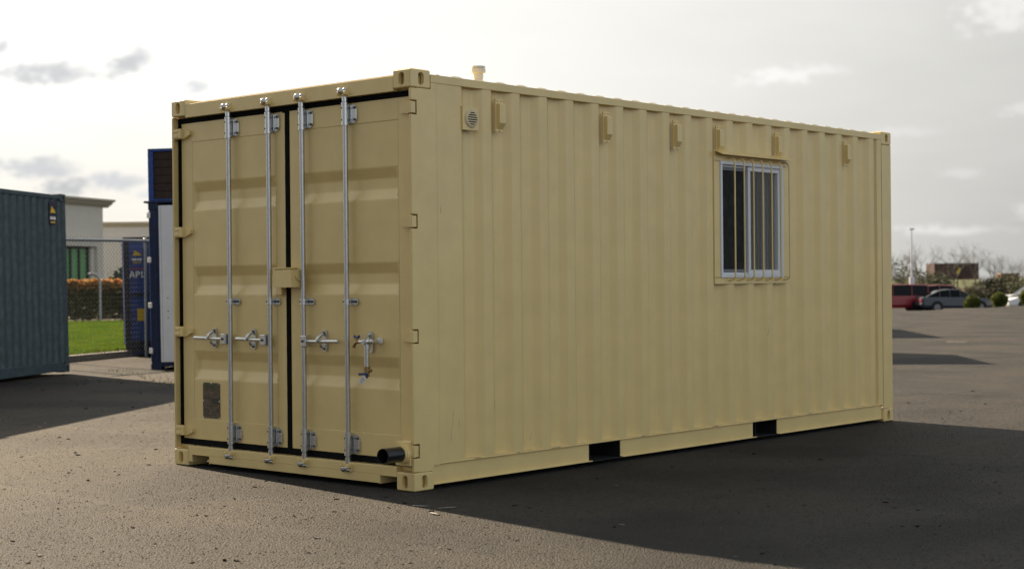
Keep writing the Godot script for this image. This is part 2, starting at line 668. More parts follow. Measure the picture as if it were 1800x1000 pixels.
func make_pebbles() -> void:
	var mb := MB.new()
	var pts := []
	for t in [Vector3(1, 0.1, 0), Vector3(0.3, 0.0, 0.9), Vector3(-0.8, 0.05, 0.5), Vector3(-0.7, 0.0, -0.6), Vector3(0.4, 0.08, -0.95)]:
		pts.append(t)
	var top := Vector3(0.05, 0.62, -0.05)
	for i in 5:
		var a: Vector3 = pts[i]
		var b: Vector3 = pts[(i + 1) % 5]
		var g := (b - a).cross(top - a).normalized()
		if g.y < 0:
			g = -g
		mb.tri(a, b, top, g, g, g)
		mb.quad(a, b, b + Vector3(0, -0.4, 0), a + Vector3(0, -0.4, 0), Vector3(a.x + b.x, 0, a.z + b.z))
	var xf := []
	var cols := []
	for i in 60000:
		var r := 2.9 + 15.0 * pow(rng.randf(), 1.7)
		var a := deg_to_rad(-YAW + rng.randf_range(-21.5, 21.5))
		var p := Vector3(CAM.x + r * sin(a), 0, CAM.z - r * cos(a))
		if p.x > -2.46 and p.x < 0.03 and p.z < 0.03 and p.z > -6.1:
			continue
		var s := rng.randf_range(0.0018, 0.0045) * (1.0 + 0.05 * r)
		if rng.randf() < 0.012:
			s *= rng.randf_range(1.6, 2.6)
		var b := Basis(Vector3.UP, rng.randf() * TAU).scaled(Vector3(s, s * rng.randf_range(0.5, 1.1), s * rng.randf_range(0.7, 1.2)))
		xf.append(Transform3D(b, p))
		var t := rng.randf()
		var c := Color(0.036, 0.035, 0.034) * rng.randf_range(0.8, 1.7)
		if t < 0.02:
			c = Color(0.11, 0.107, 0.10)
		elif t < 0.08:
			c = Color(0.020, 0.019, 0.019)
		elif t < 0.20:
			c = Color(0.10, 0.055, 0.037)
		cols.append(c)
	scatter("gravel", mb.mesh(), M["pebble"], xf, cols)
	# bark chips and crumbs of tar lying about
	var chip := MB.new()
	chip.prism(PackedVector2Array([Vector2(-1, -0.35), Vector2(0.2, -0.5), Vector2(1, 0.1), Vector2(0.4, 0.5), Vector2(-0.7, 0.3)]), Vector3.ZERO, Vector3.RIGHT, Vector3.BACK, Vector3.UP * 0.3)
	xf = []
	cols = []
	for i in 330:
		var r := 3.2 + 19.0 * pow(rng.randf(), 1.2)
		var a := deg_to_rad(-YAW + rng.randf_range(-20.0, 20.0))
		if rng.randf() < 0.5:
			a = deg_to_rad(-YAW - rng.randf_range(2.0, 19.0))
		var p := Vector3(CAM.x + r * sin(a), 0.001, CAM.z - r * cos(a))
		if p.x > -2.5 and p.x < 0.1 and p.z < 0.1 and p.z > -6.2:
			continue
		var s := rng.randf_range(0.006, 0.016) * (1.0 + 0.03 * r)
		xf.append(Transform3D(Basis(Vector3(rng.randf() - 0.5, 3, rng.randf() - 0.5).normalized(), rng.randf() * TAU).scaled(Vector3(s, s * rng.randf_range(0.5, 1.2), s)), p))
		cols.append(Color(0.22, 0.2, 0.18) if rng.randf() < 0.12 else Color(0.018, 0.015, 0.013) * rng.randf_range(0.6, 2.0))
	scatter("bark_chips", chip.mesh(), M["pebble"], xf, cols)


# ------------------------------------------------------------------ the beige container
const CW := 2.438
const CH := 2.591
const CL := 6.058


func trap(p: float, edge: float, flat: float, slope: float, inner: float) -> float:
	# 0 on the outer flat, 1 in the trough; edge: where the outer flat ends, going away along -z
	var pitch := flat + 2 * slope + inner
	var t := fposmod(edge - p, pitch)
	if t < slope:
		return t / slope
	if t < slope + inner:
		return 1.0
	if t < 2 * slope + inner:
		return 1.0 - (t - slope - inner) / slope
	return 0.0


func wall_h(z: float, y: float) -> float:
	var s := 0.0
	for i in 5:
		var p := z + (i - 2) * 0.004
		if p > -0.452 or p < -5.80:
			continue
		s += trap(p, -0.455, 0.074, 0.058, 0.0888)
	return -0.045 * s / 5.0 + 0.0016 * wob.get_noise_2d(z * 60.0, y * 34.0)


func steps(a: float, b: float, d: float) -> Array:
	var n := maxi(1, int(ceil(absf(b - a) / d)))
	var out := []
	for i in n + 1:
		out.append(a + (b - a) * i / n)
	return out


func add_part(mb: MB, called: String, parent: Node, label := "") -> MeshInstance3D:
	return part(mb, called, M["beige_paint"], parent, label)


func make_casting(c: Vector3, sx: float, sz: float, top: bool, parent: Node) -> void:
	# c: outer corner on the axis lines; sx, sz: which way the body goes from it
	var size := Vector3(0.162, 0.118, 0.178)
	var m := c + Vector3(sx * size.x / 2, (-1.0 if top else 1.0) * size.y / 2, sz * size.z / 2)
	var mb := MB.new()
	var holes := {}
	holes[1 if sx < 0 else 0] = [0.040, 0.0255, 0.026]     # x face: next axis is y, then z
	holes[5 if sz < 0 else 4] = [0.0255, 0.040, 0.026]     # z face: next axis is x, then y
	mb.rbox(m, size, 0.011, Basis(), holes)
	# the block behind the holes
	mb.box(m + Vector3(sx * 0.004, 0, sz * 0.004), Vector3(0.096, 0.104, 0.112))
	add_part(mb, "corner_casting", parent)


func make_office() -> void:
	var o := thing("office_container", "large beige container office with a barred side window and four lock rods", "shipping container", Vector3(-CW / 2, 0, -CL / 2))
	off = o.position
	var P = M["beige_paint"]
	for top in [true, false]:
		var y := CH if top else 0.0
		for z in [0.0, -CL]:
			var sz := -1.0 if z == 0.0 else 1.0
			make_casting(Vector3(0, y, z), -1, sz, top, o)
			make_casting(Vector3(-CW, y, z), 1, sz, top, o)
	# corner posts. Near right: a folded plate with a lip, cut away at each hinge
	var hy := [2.353, 1.654, 0.949, 0.247]
	var mb := MB.new()
	var y0 := 0.118
	var y1 := CH - 0.118
	mb.span(-0.012, -0.0045, 0.150, y1, -0.2285, -0.056)
	mb.span(-0.012, -0.0045, y0, 0.150, -0.178, -0.056)
	mb.span(-0.040, -0.012, y0, y1, -0.12, -0.114)
	var yy := y0
	var cuts := hy.duplicate()
	cuts.reverse()
	for h in cuts:
		mb.span(-0.028, -0.0035, yy, h - 0.042, -0.072, -0.004, 0.007)
		yy = h + 0.042
	mb.span(-0.028, -0.0035, yy, y1, -0.072, -0.004, 0.007)
	add_part(mb, "corner_post", o)
	mb = MB.new()      # near left
	mb.span(-CW + 0.003, -CW + 0.012, y0, y1, -0.22, -0.004, 0.003)
	mb.span(-CW + 0.012, -CW + 0.020, y0, y1, -0.014, -0.004, 0.003)
	mb.span(-CW + 0.012, -CW + 0.045, y0, y1, -0.10, -0.062)
	add_part(mb, "corner_post", o)
	for s in [0, 1]:   # far posts
		mb = MB.new()
		var xa := -0.012 if s == 0 else -CW + 0.003
		mb.span(xa, xa + 0.009, y0, y1, -CL + 0.004, -CL + 0.172, 0.003)
		mb.span(-0.10 if s == 0 else -CW + 0.012, -0.012 if s == 0 else -CW + 0.10, y0, y1, -CL + 0.004, -CL + 0.013)
		if s == 0:
			mb.span(-0.06, -0.012, 0.16, y1, -CL + 0.162, -CL + 0.172)
		add_part(mb, "corner_post", o)
	# top and bottom side rails
	var y1s := CH - 0.1175
	for s in [0, 1]:
		var xo := 0.0 if s == 0 else -CW
		var sg := -1.0 if s == 0 else 1.0
		mb = MB.new()
		var x0 := xo + sg * 0.002
		var x1 := xo + sg * 0.062
		mb.span(minf(x0, x1), maxf(x0, x1), 2.516, 2.566, -CL + 0.177, -0.177, 0.002)
		if s == 0:
			mb.span(-0.012, -0.0045, y1s, 2.5155, -0.2285, -0.1785)
		add_part(mb, "top_side_rail", o)
		mb = MB.new()
		var cutz := [[-1.722, -2.080], [-3.790, -4.146]]
		var segs := [[-0.177, cutz[0][0]], [cutz[0][1], cutz[1][0]], [cutz[1][1], -CL + 0.177]]
		for g in segs:
			var xa := xo + sg * 0.024
			var xb := xo + sg * 0.030
			mb.span(minf(xa, xb), maxf(xa, xb), 0.036, 0.152, g[1], g[0])
		var bots := [[-0.177, -1.745], [-2.085, -3.83], [-4.15, -CL + 0.177]]
		for g in bots:
			mb.span(minf(xo + sg * 0.004, xo + sg * 0.030), maxf(xo + sg * 0.004, xo + sg * 0.030), 0.029, 0.036, g[1], g[0], 0.002)
		mb.span(minf(xo + sg * 0.004, xo + sg * 0.05), maxf(xo + sg * 0.004, xo + sg * 0.05), 0.152, 0.161, -CL + 0.172, -0.180, 0.003)
		var rail := add_part(mb, "bottom_side_rail", o)
		if s == 0:
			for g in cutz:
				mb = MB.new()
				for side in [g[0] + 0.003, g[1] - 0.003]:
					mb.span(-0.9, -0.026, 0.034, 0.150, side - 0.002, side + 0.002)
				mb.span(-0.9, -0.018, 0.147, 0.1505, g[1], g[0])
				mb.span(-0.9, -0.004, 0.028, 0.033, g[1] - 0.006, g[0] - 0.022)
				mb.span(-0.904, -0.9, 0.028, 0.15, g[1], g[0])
				part(mb, "fork_pocket", M["pocket_black_and_shade"], rail, "black painted forklift pocket")
	# right wall, with an opening for the window
	mb = MB.new()
	var wz := [-3.322, -4.222]
	var wy := [1.296, 2.197]
	var f := func(a: float, b: float) -> float: return wall_h(a, b)
	var U := Vector3(0, 0, 1)
	var V := Vector3(0, 1, 0)
	var N := Vector3(1, 0, 0)
	var O := Vector3(-0.007, 0, 0)
	var ys := steps(0.161, 2.516, 0.14)
	mb.patch(O, U, V, N, steps(-0.2275, wz[0], 0.0075), ys, f)
	mb.patch(O, U, V, N, steps(wz[1], -CL + 0.176, 0.0075), ys, f)
	mb.patch(O, U, V, N, steps(wz[0], wz[1], 0.0075), steps(0.161, wy[0], 0.12), f)
	mb.patch(O, U, V, N, steps(wz[0], wz[1], 0.0075), steps(wy[1], 2.516, 0.1), f)
	var rw := add_part(mb, "side_wall", o)
	mb = MB.new()     # weld beads that show as fine upright lines
	mb.span(-0.008, -0.0045, 0.161, 2.516, -0.2305, -0.2275)
	add_part(mb, "weld_seam", rw)
	for q in [[0.48, -0.36, 0.19, 0.03], [0.42, -0.405, 0.05, -0.01], [0.27, -1.15, 0.05, 0.02], [0.36, -2.72, 0.10, -0.012], [0.33, -3.02, 0.08, 0.02], [0.30, -3.86, 0.06, 0.03], [0.9, -4.02, 0.07, 0.02], [0.52, -0.75, 0.06, -0.02], [1.75, -0.262, 0.04, 0.004]]:
		mb = MB.new()      # scuffs through the paint
		var zq: float = q[1]
		mb.tube([Vector3(-0.0072 + wall_h(zq, q[0]), q[0], zq), Vector3(-0.0072 + wall_h(zq + q[3] * 0.4, q[0]), q[0] - q[2] * 0.5, zq + q[3] * 0.4), Vector3(-0.0072 + wall_h(zq + q[3], q[0]), q[0] - q[2], zq + q[3])], 0.0012, 5)
		part(mb, "scratch", M["screen_frame"], rw)
	for q in [[0.172, -0.55, 0.05], [0.171, -0.95, 0.03], [0.171, -1.30, 0.09], [0.171, -2.30, 0.05], [0.172, -3.2, 0.08], [0.171, -4.6, 0.06]]:
		mb = MB.new()      # paint worn off the lower lip
		mb.tube([Vector3(-0.0015, 0.1608, q[1]), Vector3(-0.0015, 0.1612, q[1] - q[2] * 0.5), Vector3(-0.002, 0.1606, q[1] - q[2])], 0.0016, 5)
		part(mb, "worn_edge", M["concrete"], rw)
	mb = MB.new()
	mb.patch(Vector3(-CW + 0.007, 0, 0), U, V, -N, steps(-0.22, -CL + 0.176, 0.02), steps(0.161, 2.516, 1.2), f)
	add_part(mb, "side_wall", o)
	mb = MB.new()
	mb.patch(Vector3(0, 0, -CL + 0.008), Vector3(1, 0, 0), V, Vector3(0, 0, -1), steps(-0.1, -CW + 0.1, 0.02), steps(0.12, 2.48, 1.2), func(a: float, b: float) -> float: return wall_h(a - 0.4, b))
	mb.span(-CW + 0.162, -0.162, 2.48, 2.585, -CL + 0.004, -CL + 0.06)
	mb.span(-CW + 0.162, -0.162, 0.02, 0.12, -CL + 0.004, -CL + 0.06)
	add_part(mb, "end_wall", o)
	# roof sheet: waves across, with a drop at each end of a wave
	mb = MB.new()
	var rf := func(_a: float, b: float) -> float: return 0.001 + 0.0105 * clampf(0.5 + 0.7 * cos(TAU * (b + 0.853) / 0.2075), 0.0, 1.0)
	var rz := steps(-0.27, -5.80, 0.0115)
	mb.patch(Vector3(0, 2.567, 0), Vector3(1, 0, 0), Vector3(0, 0, 1), Vector3(0, 1, 0), [-CW + 0.03, -CW / 2, -0.030], rz, rf)
	for k in rz.size() - 1:
		for e in [[-0.012, -0.030, 1.0], [-CW + 0.012, -CW + 0.03, -1.0]]:
			mb.quad(Vector3(e[0], 2.566, rz[k]), Vector3(e[0], 2.566, rz[k + 1]), Vector3(e[1], 2.567 + rf.call(0, rz[k + 1]), rz[k + 1]), Vector3(e[1], 2.567 + rf.call(0, rz[k]), rz[k]), Vector3(e[2], 0.4, 0))
	mb.span(-CW + 0.15, -0.15, 2.55, 2.569, -0.28, -0.05)
	mb.span(-CW + 0.15, -0.15, 2.55, 2.569, -5.95, -5.79)
	mb.span(-CW + 0.05, -0.05, 2.558, 2.568, -5.8, -0.27)
	add_part(mb, "roof", o)
	mb = MB.new()
	mb.span(-CW + 0.035, -0.035, 0.142, 0.158, -CL + 0.06, -0.11)
	for k in 16:
		mb.span(-CW + 0.035, -0.035, 0.045, 0.142, -0.35 - k * 0.35, -0.345 - k * 0.35)
	part(mb, "floor", M["dark_navy_paint"], o)
	make_doors(o, hy)
	make_side_fittings(o)
	off = Vector3.ZERO


func groove(y: float) -> float:
	var s := 0.0
	for i in 5:
		var p := y + (i - 2) * 0.003
		for c in [1.9035, 1.3085, 0.715]:
			var d: float = absf(p - c)
			if d < 0.034:
				s += 1.0
			elif d < 0.100:
				s += 1.0 - (d - 0.034) / 0.066
	return s / 5.0


func oval(w: float, h: float, n := 8) -> PackedVector2Array:
	var r := minf(w, h)
	var out := PackedVector2Array()
	for q in 4:
		for i in n + 1:
			var a := PI / 2 * (q + i / float(n))
			out.append(Vector2(cos(a) * r + signf(cos(PI / 2 * (q + 0.5))) * (w - r), sin(a) * r + signf(sin(PI / 2 * (q + 0.5))) * (h - r)))
	return out


func bolt(mb: MB, p: Vector3, d: Vector3, r := 0.009) -> void:
	mb.cyl(p, p + d * r * 0.9, r, r * 0.8, 8)
	mb.cyl(p + d * r * 0.9, p + d * r * 1.2, r * 0.45, r * 0.4, 6)


func bolts(at: Array, d: Vector3, r: float, parent: Node, called := "bolt", m := "bolt") -> void:
	for p in at:
		var mb := MB.new()
		bolt(mb, p, d, r)
		part(mb, called, M[m], parent)


func make_doors(o: Node3D, hy: Array) -> void:
	var mb := MB.new()
	# header and sill
	mb.span(-CW + 0.160, -0.160, 2.462, 2.556, -0.075, -0.006, 0.0015)
	mb.span(-CW + 0.02, -0.03, 2.452, 2.474, -0.12, -0.056)
	add_part(mb, "door_header", o)
	mb = MB.new()
	var pk := [[-2.232, -2.040], [-0.306, -0.160]]
	mb.span(-CW + 0.160, -0.160, 0.086, 0.145, -0.075, -0.006, 0.004)
	mb.span(pk[0][1], pk[1][0], 0.032, 0.0875, -0.075, -0.0065, 0.003)
	mb.span(-CW + 0.160, pk[0][0], 0.032, 0.0875, -0.075, -0.0065, 0.003)
	for q in [pk[0][0] - 0.003, pk[0][1] + 0.003, pk[1][0] - 0.004]:
		mb.span(q - 0.003, q + 0.003, 0.030, 0.088, -0.24, -0.004, 0.001)
	for g in pk:
		mb.span(g[0], g[1], 0.084, 0.089, -0.24, -0.003)
	mb.span(-CW + 0.016, -0.03, 0.120, 0.148, -0.12, -0.0555)
	var sill := add_part(mb, "door_sill", o)
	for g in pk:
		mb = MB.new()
		mb.span(g[0], g[1], 0.020, 0.084, -0.235, -0.230)  # black plate added for the shade inside the sill pocket
		part(mb, "fork_pocket", M["pocket_black_and_shade"], sill)
	# rubber seals
	mb = MB.new()
	var wav := func(a: float, s: float) -> float: return 0.0022 * wob.get_noise_2d(a * 260.0, s)
	var strip := func(m: MB, x0: float, x1: float, ya: float, yb: float, upright: bool) -> void:
		var n := int(maxf(absf(x1 - x0), absf(yb - ya)) / 0.03) + 1
		for i in n:
			var t0 := float(i) / n
			var t1 := float(i + 1) / n
			for q in [[-0.047, Vector3(0, 0, 1)]]:
				if upright:
					var a0 := lerpf(ya, yb, t0)
					var a1 := lerpf(ya, yb, t1)
					m.quad(Vector3(x0 + wav.call(a0, 5), a0, q[0]), Vector3(x1 + wav.call(a0, 50), a0, q[0]), Vector3(x1 + wav.call(a1, 50), a1, q[0]), Vector3(x0 + wav.call(a1, 5), a1, q[0]), q[1])
				else:
					var a0 := lerpf(x0, x1, t0)
					var a1 := lerpf(x0, x1, t1)
					m.quad(Vector3(a0, ya + wav.call(a0, 15), q[0]), Vector3(a1, ya + wav.call(a1, 15), q[0]), Vector3(a1, yb + wav.call(a1, 70), q[0]), Vector3(a0, yb + wav.call(a0, 70), q[0]), q[1])
		m.span(minf(x0, x1) + 0.002, maxf(x0, x1) - 0.002, ya + 0.002, yb - 0.002, -0.075, -0.0485)
	for d in [0, 1]:
		var xa := -2.418 if d == 0 else -1.222
		var xb := -1.224 if d == 0 else -0.028
		mb = MB.new()
		strip.call(mb, xa, xb, 2.428, 2.464, false)
		strip.call(mb, xa, xb, 0.147, 0.188, false)
		if d == 0:
			strip.call(mb, xa, xa + 0.030, 0.188, 2.428, true)
			strip.call(mb, -1.243, -1.2235, 0.188, 2.428, true)
		else:
			strip.call(mb, -1.2225, -1.203, 0.188, 2.428, true)
			strip.call(mb, xb - 0.02, xb, 0.188, 2.428, true)
		var leaf := MB.new()
		var x0 := -2.388 if d == 0 else -1.203
		var x1 := -1.243 if d == 0 else -0.048
		var p0 := -2.262 if d == 0 else -1.098
		var p1 := -1.345 if d == 0 else -0.170
		# frame of the leaf
		leaf.span(x0, p0, 0.188, 2.428, -0.10, -0.052, 0.004)
		leaf.span(p1, x1, 0.188, 2.428, -0.10, -0.052, 0.004)
		leaf.span(p0 - 0.01, p1 + 0.01, 0.188, 0.335, -0.10, -0.0505, 0.004)
		leaf.span(p0 - 0.01, p1 + 0.01, 2.290, 2.428, -0.10, -0.0505, 0.004)
		var us := [p0, p0 + 0.006, p0 + 0.034, p0 + 0.04]
		us.append_array(steps(p0 + 0.09, p1 - 0.09, 0.08))
		us.append_array([p1 - 0.04, p1 - 0.034, p1 - 0.006, p1])
		leaf.patch(Vector3(0, 0, -0.0545), Vector3(1, 0, 0), Vector3(0, 1, 0), Vector3(0, 0, 1), us, steps(0.33, 2.292, 0.0065),
			func(a: float, b: float) -> float:
				var g := groove(b)
				var en := clampf(minf(a - p0 - 0.002, p1 - 0.002 - a) / 0.030, 0.0, 1.0)
				return -0.027 * minf(g, en) + 0.0012 * wob.get_noise_2d(a * 55.0, b * 50.0 + 300.0))
		var dn := add_part(leaf, "door", o)
		if d == 0:
			mb.span(-1.268, -1.212, 2.418, 2.472, -0.06, -0.044, 0.004)
		part(mb, "door_seal", M["rubber"], dn)
	# hinges: left four (seen from the front) and right four (seen from the side)
	for h in hy:
		mb = MB.new()
		mb.prism(PackedVector2Array([Vector2(-2.434, h - 0.037), Vector2(-2.33, h - 0.037), Vector2(-2.262, h - 0.010), Vector2(-2.262, h + 0.016), Vector2(-2.33, h + 0.036), Vector2(-2.434, h + 0.036)]), Vector3(0, 0, -0.0505), Vector3(1, 0, 0), Vector3(0, 1, 0), Vector3(0, 0, 0.022))
		mb.rbox(Vector3(-2.385, h, -0.026), Vector3(0.10, 0.072, 0.04), 0.006)
		for s in [-1, 1]:
			mb.rbox(Vector3(-2.392, h + s * 0.018, -0.004), Vector3(0.045, 0.016, 0.008), 0.002)
		mb.cyl(Vector3(-2.426, h - 0.040, -0.018), Vector3(-2.426, h + 0.040, -0.018), 0.012, -1, 14)
		add_part(mb, "hinge", o)
		mb = MB.new()
		mb.prism(PackedVector2Array([Vector2(-0.010, h - 0.034), Vector2(-0.07, h - 0.034), Vector2(-0.128, h - 0.026), Vector2(-0.128, h + 0.026), Vector2(-0.085, h + 0.034), Vector2(-0.010, h + 0.036)]), Vector3(0, 0, -0.0495), Vector3(1, 0, 0), Vector3(0, 1, 0), Vector3(0, 0, 0.020))
		mb.rbox(Vector3(-0.020, h, -0.016), Vector3(0.034, 0.076, 0.026), 0.006)
		add_part(mb, "hinge", o)
	# lock rods with guides, cams and handles
	var rods := [-1.806, -1.378, -1.036, -0.614]
	var Z := Vector3(0, 0, 1)
	for i in 4:
		var x: float = rods[i]
		mb = MB.new()
		mb.cyl(Vector3(x, 0.135, -0.018), Vector3(x, 2.478, -0.018), 0.0165, -1, 20)
		var rod := part(mb, "lock_rod", M["galvanised"], o)
		for top in [true, false]:
			var yc: float = 2.357 if top else 0.257
			mb = MB.new()     # guide: sleeve and bolted plate
			mb.cyl(Vector3(x, yc - 0.062, -0.018), Vector3(x, yc + 0.062, -0.018), 0.0235, -1, 20)
			for e in [-0.066, 0.066]:
				mb.cyl(Vector3(x, yc + e - 0.006, -0.018), Vector3(x, yc + e + 0.006, -0.018), 0.0255, -1, 20)
			mb.prism(oval(0.040, 0.060, 5), Vector3(x + 0.045, yc, -0.0505), Vector3(1, 0, 0), Vector3(0, 1, 0), Z * 0.010)
			mb.box(Vector3(x + 0.012, yc, -0.040), Vector3(0.03, 0.118, 0.012))
			mb.rbox(Vector3(x + 0.040, yc, -0.036), Vector3(0.010, 0.11, 0.014), 0.003)
			part(mb, "rod_guide", M["bright_zinc"], rod)
			for e in [-0.038, 0.038]:
				bolts([Vector3(x + 0.029, yc + e, -0.041), Vector3(x + 0.064, yc + e, -0.041)], Z, 0.0095, rod)
				mb = MB.new()
				mb.cyl(Vector3(x - 0.010, yc + e, 0.002), Vector3(x - 0.012, yc + e, 0.0062), 0.0045, -1, 8)
				part(mb, "guide_hole", M["black_hole"], rod)
			# cam end on the rod and its keeper on the frame
			var s := 1.0 if top else -1.0
			var yk: float = 2.455 if top else 0.150
			mb = MB.new()
			mb.cyl(Vector3(x, yk - s * 0.02, -0.018), Vector3(x, yk + s * 0.012, -0.018), 0.020, 0.022, 16)
			mb.cyl(Vector3(x, yk + s * 0.012, -0.018), Vector3(x, yk + s * 0.034, -0.016), 0.018, 0.015, 14)
			mb.rbox(Vector3(x - 0.004, yk + s * 0.046, -0.006), Vector3(0.068, 0.026, 0.056), 0.009, Basis(Vector3.UP, 0.35))
			mb.ball(Vector3(x - 0.016, yk + s * 0.052, 0.006), Vector3(0.024, 0.018, 0.022), 10)
			mb.ball(Vector3(x + 0.020, yk + s * 0.054, 0.0), Vector3(0.017, 0.015, 0.016), 10)
			part(mb, "cam", M["bright_zinc"], rod)
			mb = MB.new()
			mb.rbox(Vector3(x + 0.012, yk + s * 0.040, -0.004), Vector3(0.075, 0.055, 0.010), 0.003)
			mb.rbox(Vector3(x + 0.040, yk + s * 0.030, 0.014), Vector3(0.022, 0.026, 0.036), 0.006)
			mb.rbox(Vector3(x - 0.030, yk + s * 0.030, 0.010), Vector3(0.016, 0.022, 0.028), 0.005)
			part(mb, "cam_keeper", P_of(), rod)
		mb = MB.new()          # middle guide
		mb.cyl(Vector3(x, 1.144, -0.018), Vector3(x, 1.182, -0.018), 0.0225, -1, 18)
		mb.prism(oval(0.040, 0.022, 4), Vector3(x + 0.040, 1.163, -0.0505), Vector3(1, 0, 0), Vector3(0, 1, 0), Z * 0.010)
		mb.box(Vector3(x + 0.010, 1.163, -0.034), Vector3(0.03, 0.036, 0.012))
		part(mb, "rod_guide", M["bright_zinc"], rod)
		bolts([Vector3(x + 0.032, 1.163, -0.041), Vector3(x + 0.060, 1.163, -0.041)], Z, 0.0095, rod)
		mb = MB.new()
		mb.cyl(Vector3(x - 0.010, 1.163, 0.001), Vector3(x - 0.012, 1.163, 0.0052), 0.005, -1, 8)
		part(mb, "guide_hole", M["black_hole"], rod)
		if i < 3:      # handle, its hub and its catch
			var s := 1.0 if i == 2 else -1.0
			var hx := x + s * 0.052
			if i == 2:
				hx = x + 0.020
			mb = MB.new()
			mb.rbox(Vector3(hx, 0.905, -0.014), Vector3(0.058, 0.076, 0.050), 0.007)
			part(mb, "handle_hub", M["bright_zinc"], rod)
			var reach: float = [0.385, 0.345, 0.350][i]
			mb = MB.new()
			mb.tube([Vector3(hx, 0.905, -0.010), Vector3(x + s * 0.16, 0.904, -0.010), Vector3(x + s * 0.20, 0.906, -0.006), Vector3(x + s * reach, 0.908, -0.004)], 0.0115, 10)
			mb.rbox(Vector3(x + s * (reach - 0.06), 0.908, -0.004), Vector3(0.13, 0.027, 0.016), 0.006)
			part(mb, "handle", M["bright_zinc"], rod)
			mb = MB.new()
			var kx: float = x + s * [0.207, 0.205, 0.176][i]
			mb.prism(oval(0.024, 0.070, 6), Vector3(kx, 0.909, -0.0515), Vector3(1, 0, 0), Vector3(0, 1, 0), Z * 0.012)
			mb.tube([Vector3(kx - 0.004, 0.955, -0.036), Vector3(kx - 0.008, 0.938, -0.004), Vector3(kx - 0.014, 0.920, 0.010), Vector3(kx - 0.018, 0.900, 0.010)], 0.010, 8)
			mb.tube([Vector3(kx - 0.002, 0.862, -0.036), Vector3(kx - 0.003, 0.876, -0.012), Vector3(kx - 0.003, 0.890, -0.010)], 0.009, 8)
			part(mb, "handle_catch", M["bright_zinc"], rod)
			bolts([Vector3(kx, 0.960, -0.0395), Vector3(kx, 0.857, -0.0395), Vector3(hx, 0.905, 0.011)], Z, 0.0095, rod)
	# lock box across the seam
	mb = MB.new()
	mb.rbox(Vector3(-1.154, 1.314, 0.012), Vector3(0.178, 0.116, 0.094), 0.003)
	mb.span(-1.262, -1.247, 1.256, 1.388, -0.050, 0.052)
	mb.span(-1.262, -1.14, 1.378, 1.388, -0.050, 0.050)
	var lb := add_part(mb, "lock_box", o)
	mb = MB.new()
	mb.tube([Vector3(-1.063, 1.335, 0.02), Vector3(-1.052, 1.318, 0.02), Vector3(-1.053, 1.304, 0.008), Vector3(-1.057, 1.303, -0.012), Vector3(-1.062, 1.318, -0.018)], 0.005, 8)
	part(mb, "lock_loop", M["vent_white"], lb)
	mb = MB.new()
	mb.rbox(Vector3(-1.285, 1.229, -0.034), Vector3(0.062, 0.046, 0.036), 0.003)
	mb.rbox(Vector3(-1.30, 1.262, -0.04), Vector3(0.03, 0.03, 0.022), 0.003)
	add_part(mb, "latch_block", o)
	# data plate
	mb = MB.new()
	mb.rbox(Vector3(-2.067, 0.469, -0.0522), Vector3(0.190, 0.248, 0.004), 0.0012)
	var plate := part(mb, "data_plate", plate_material(), o, "weathered metal data plate with worn printing")
	plate.mesh = plate_mesh()
	for q in [[-2.158, 0.589], [-2.067, 0.589], [-1.976, 0.589], [-2.158, 0.466], [-1.976, 0.466], [-2.158, 0.349], [-1.976, 0.349]]:
		mb = MB.new()
		mb.ball(Vector3(q[0], q[1], -0.0495), Vector3(0.006, 0.006, 0.003), 8)
		part(mb, "rivet", M["white_print"], plate)
	make_tap(o)
	make_drain(o)


func P_of() -> Material:
	return M["beige_paint"]


func plate_material() -> Material:
	var im := Image.create(190, 248, false, Image.FORMAT_RGB8)
	im.fill(lin(0.10, 0.082, 0.052))
	var r := RandomNumberGenerator.new()
	r.seed = 9
	var nz := FastNoiseLite.new()
	nz.frequency = 0.02
	for y in 248:
		for x in 190:
			var f := 1.0 + 0.45 * nz.get_noise_2d(x, y)
			var c := Color(0.10, 0.082, 0.05) * f
			if y < 40:
				c = Color(0.085, 0.088, 0.045) * f
			elif nz.get_noise_2d(x * 0.7 + 300, y * 0.7) > 0.1:
				c = Color(0.13, 0.09, 0.07) * f
			im.set_pixel(x, y, lin(c.r, c.g, c.b))
	var ink := lin(0.02, 0.022, 0.014)
	var rows := [[22, 14, 176, 7], [36, 34, 158, 7], [52, 60, 130, 6], [72, 106, 176, 4], [80, 106, 170, 4], [88, 106, 160, 4], [84, 40, 80, 4], [106, 8, 184, 5], [112, 100, 184, 5], [120, 108, 184, 4], [130, 108, 180, 4], [140, 110, 184, 4], [148, 130, 160, 4],
		[160, 34, 60, 6], [160, 74, 110, 6], [160, 120, 170, 6], [176, 78, 124, 4], [186, 10, 72, 5], [196, 10, 70, 5], [206, 10, 78, 5], [216, 10, 68, 5], [226, 10, 80, 5], [192, 92, 150, 4], [202, 96, 140, 4], [212, 90, 150, 4], [222, 96, 146, 4]]
	for q in rows:
		var x: int = q[1]
		while x < q[2]:
			var w := r.randi_range(2, 5)
			im.fill_rect(Rect2i(x, q[0], w, q[3]), ink)
			x += w + r.randi_range(1, 3)
	im.fill_rect(Rect2i(0, 100, 190, 1), ink)
	im.fill_rect(Rect2i(96, 100, 1, 54), ink)
	im.fill_rect(Rect2i(98, 108, 86, 40), lin(0.045, 0.042, 0.032))
	im.fill_rect(Rect2i(154, 176, 28, 32), lin(0.055, 0.045, 0.035))
	var m := mat("data_plate", Color.WHITE, 0.45, 0.3)
	m.albedo_texture = ImageTexture.create_from_image(im)
	return m


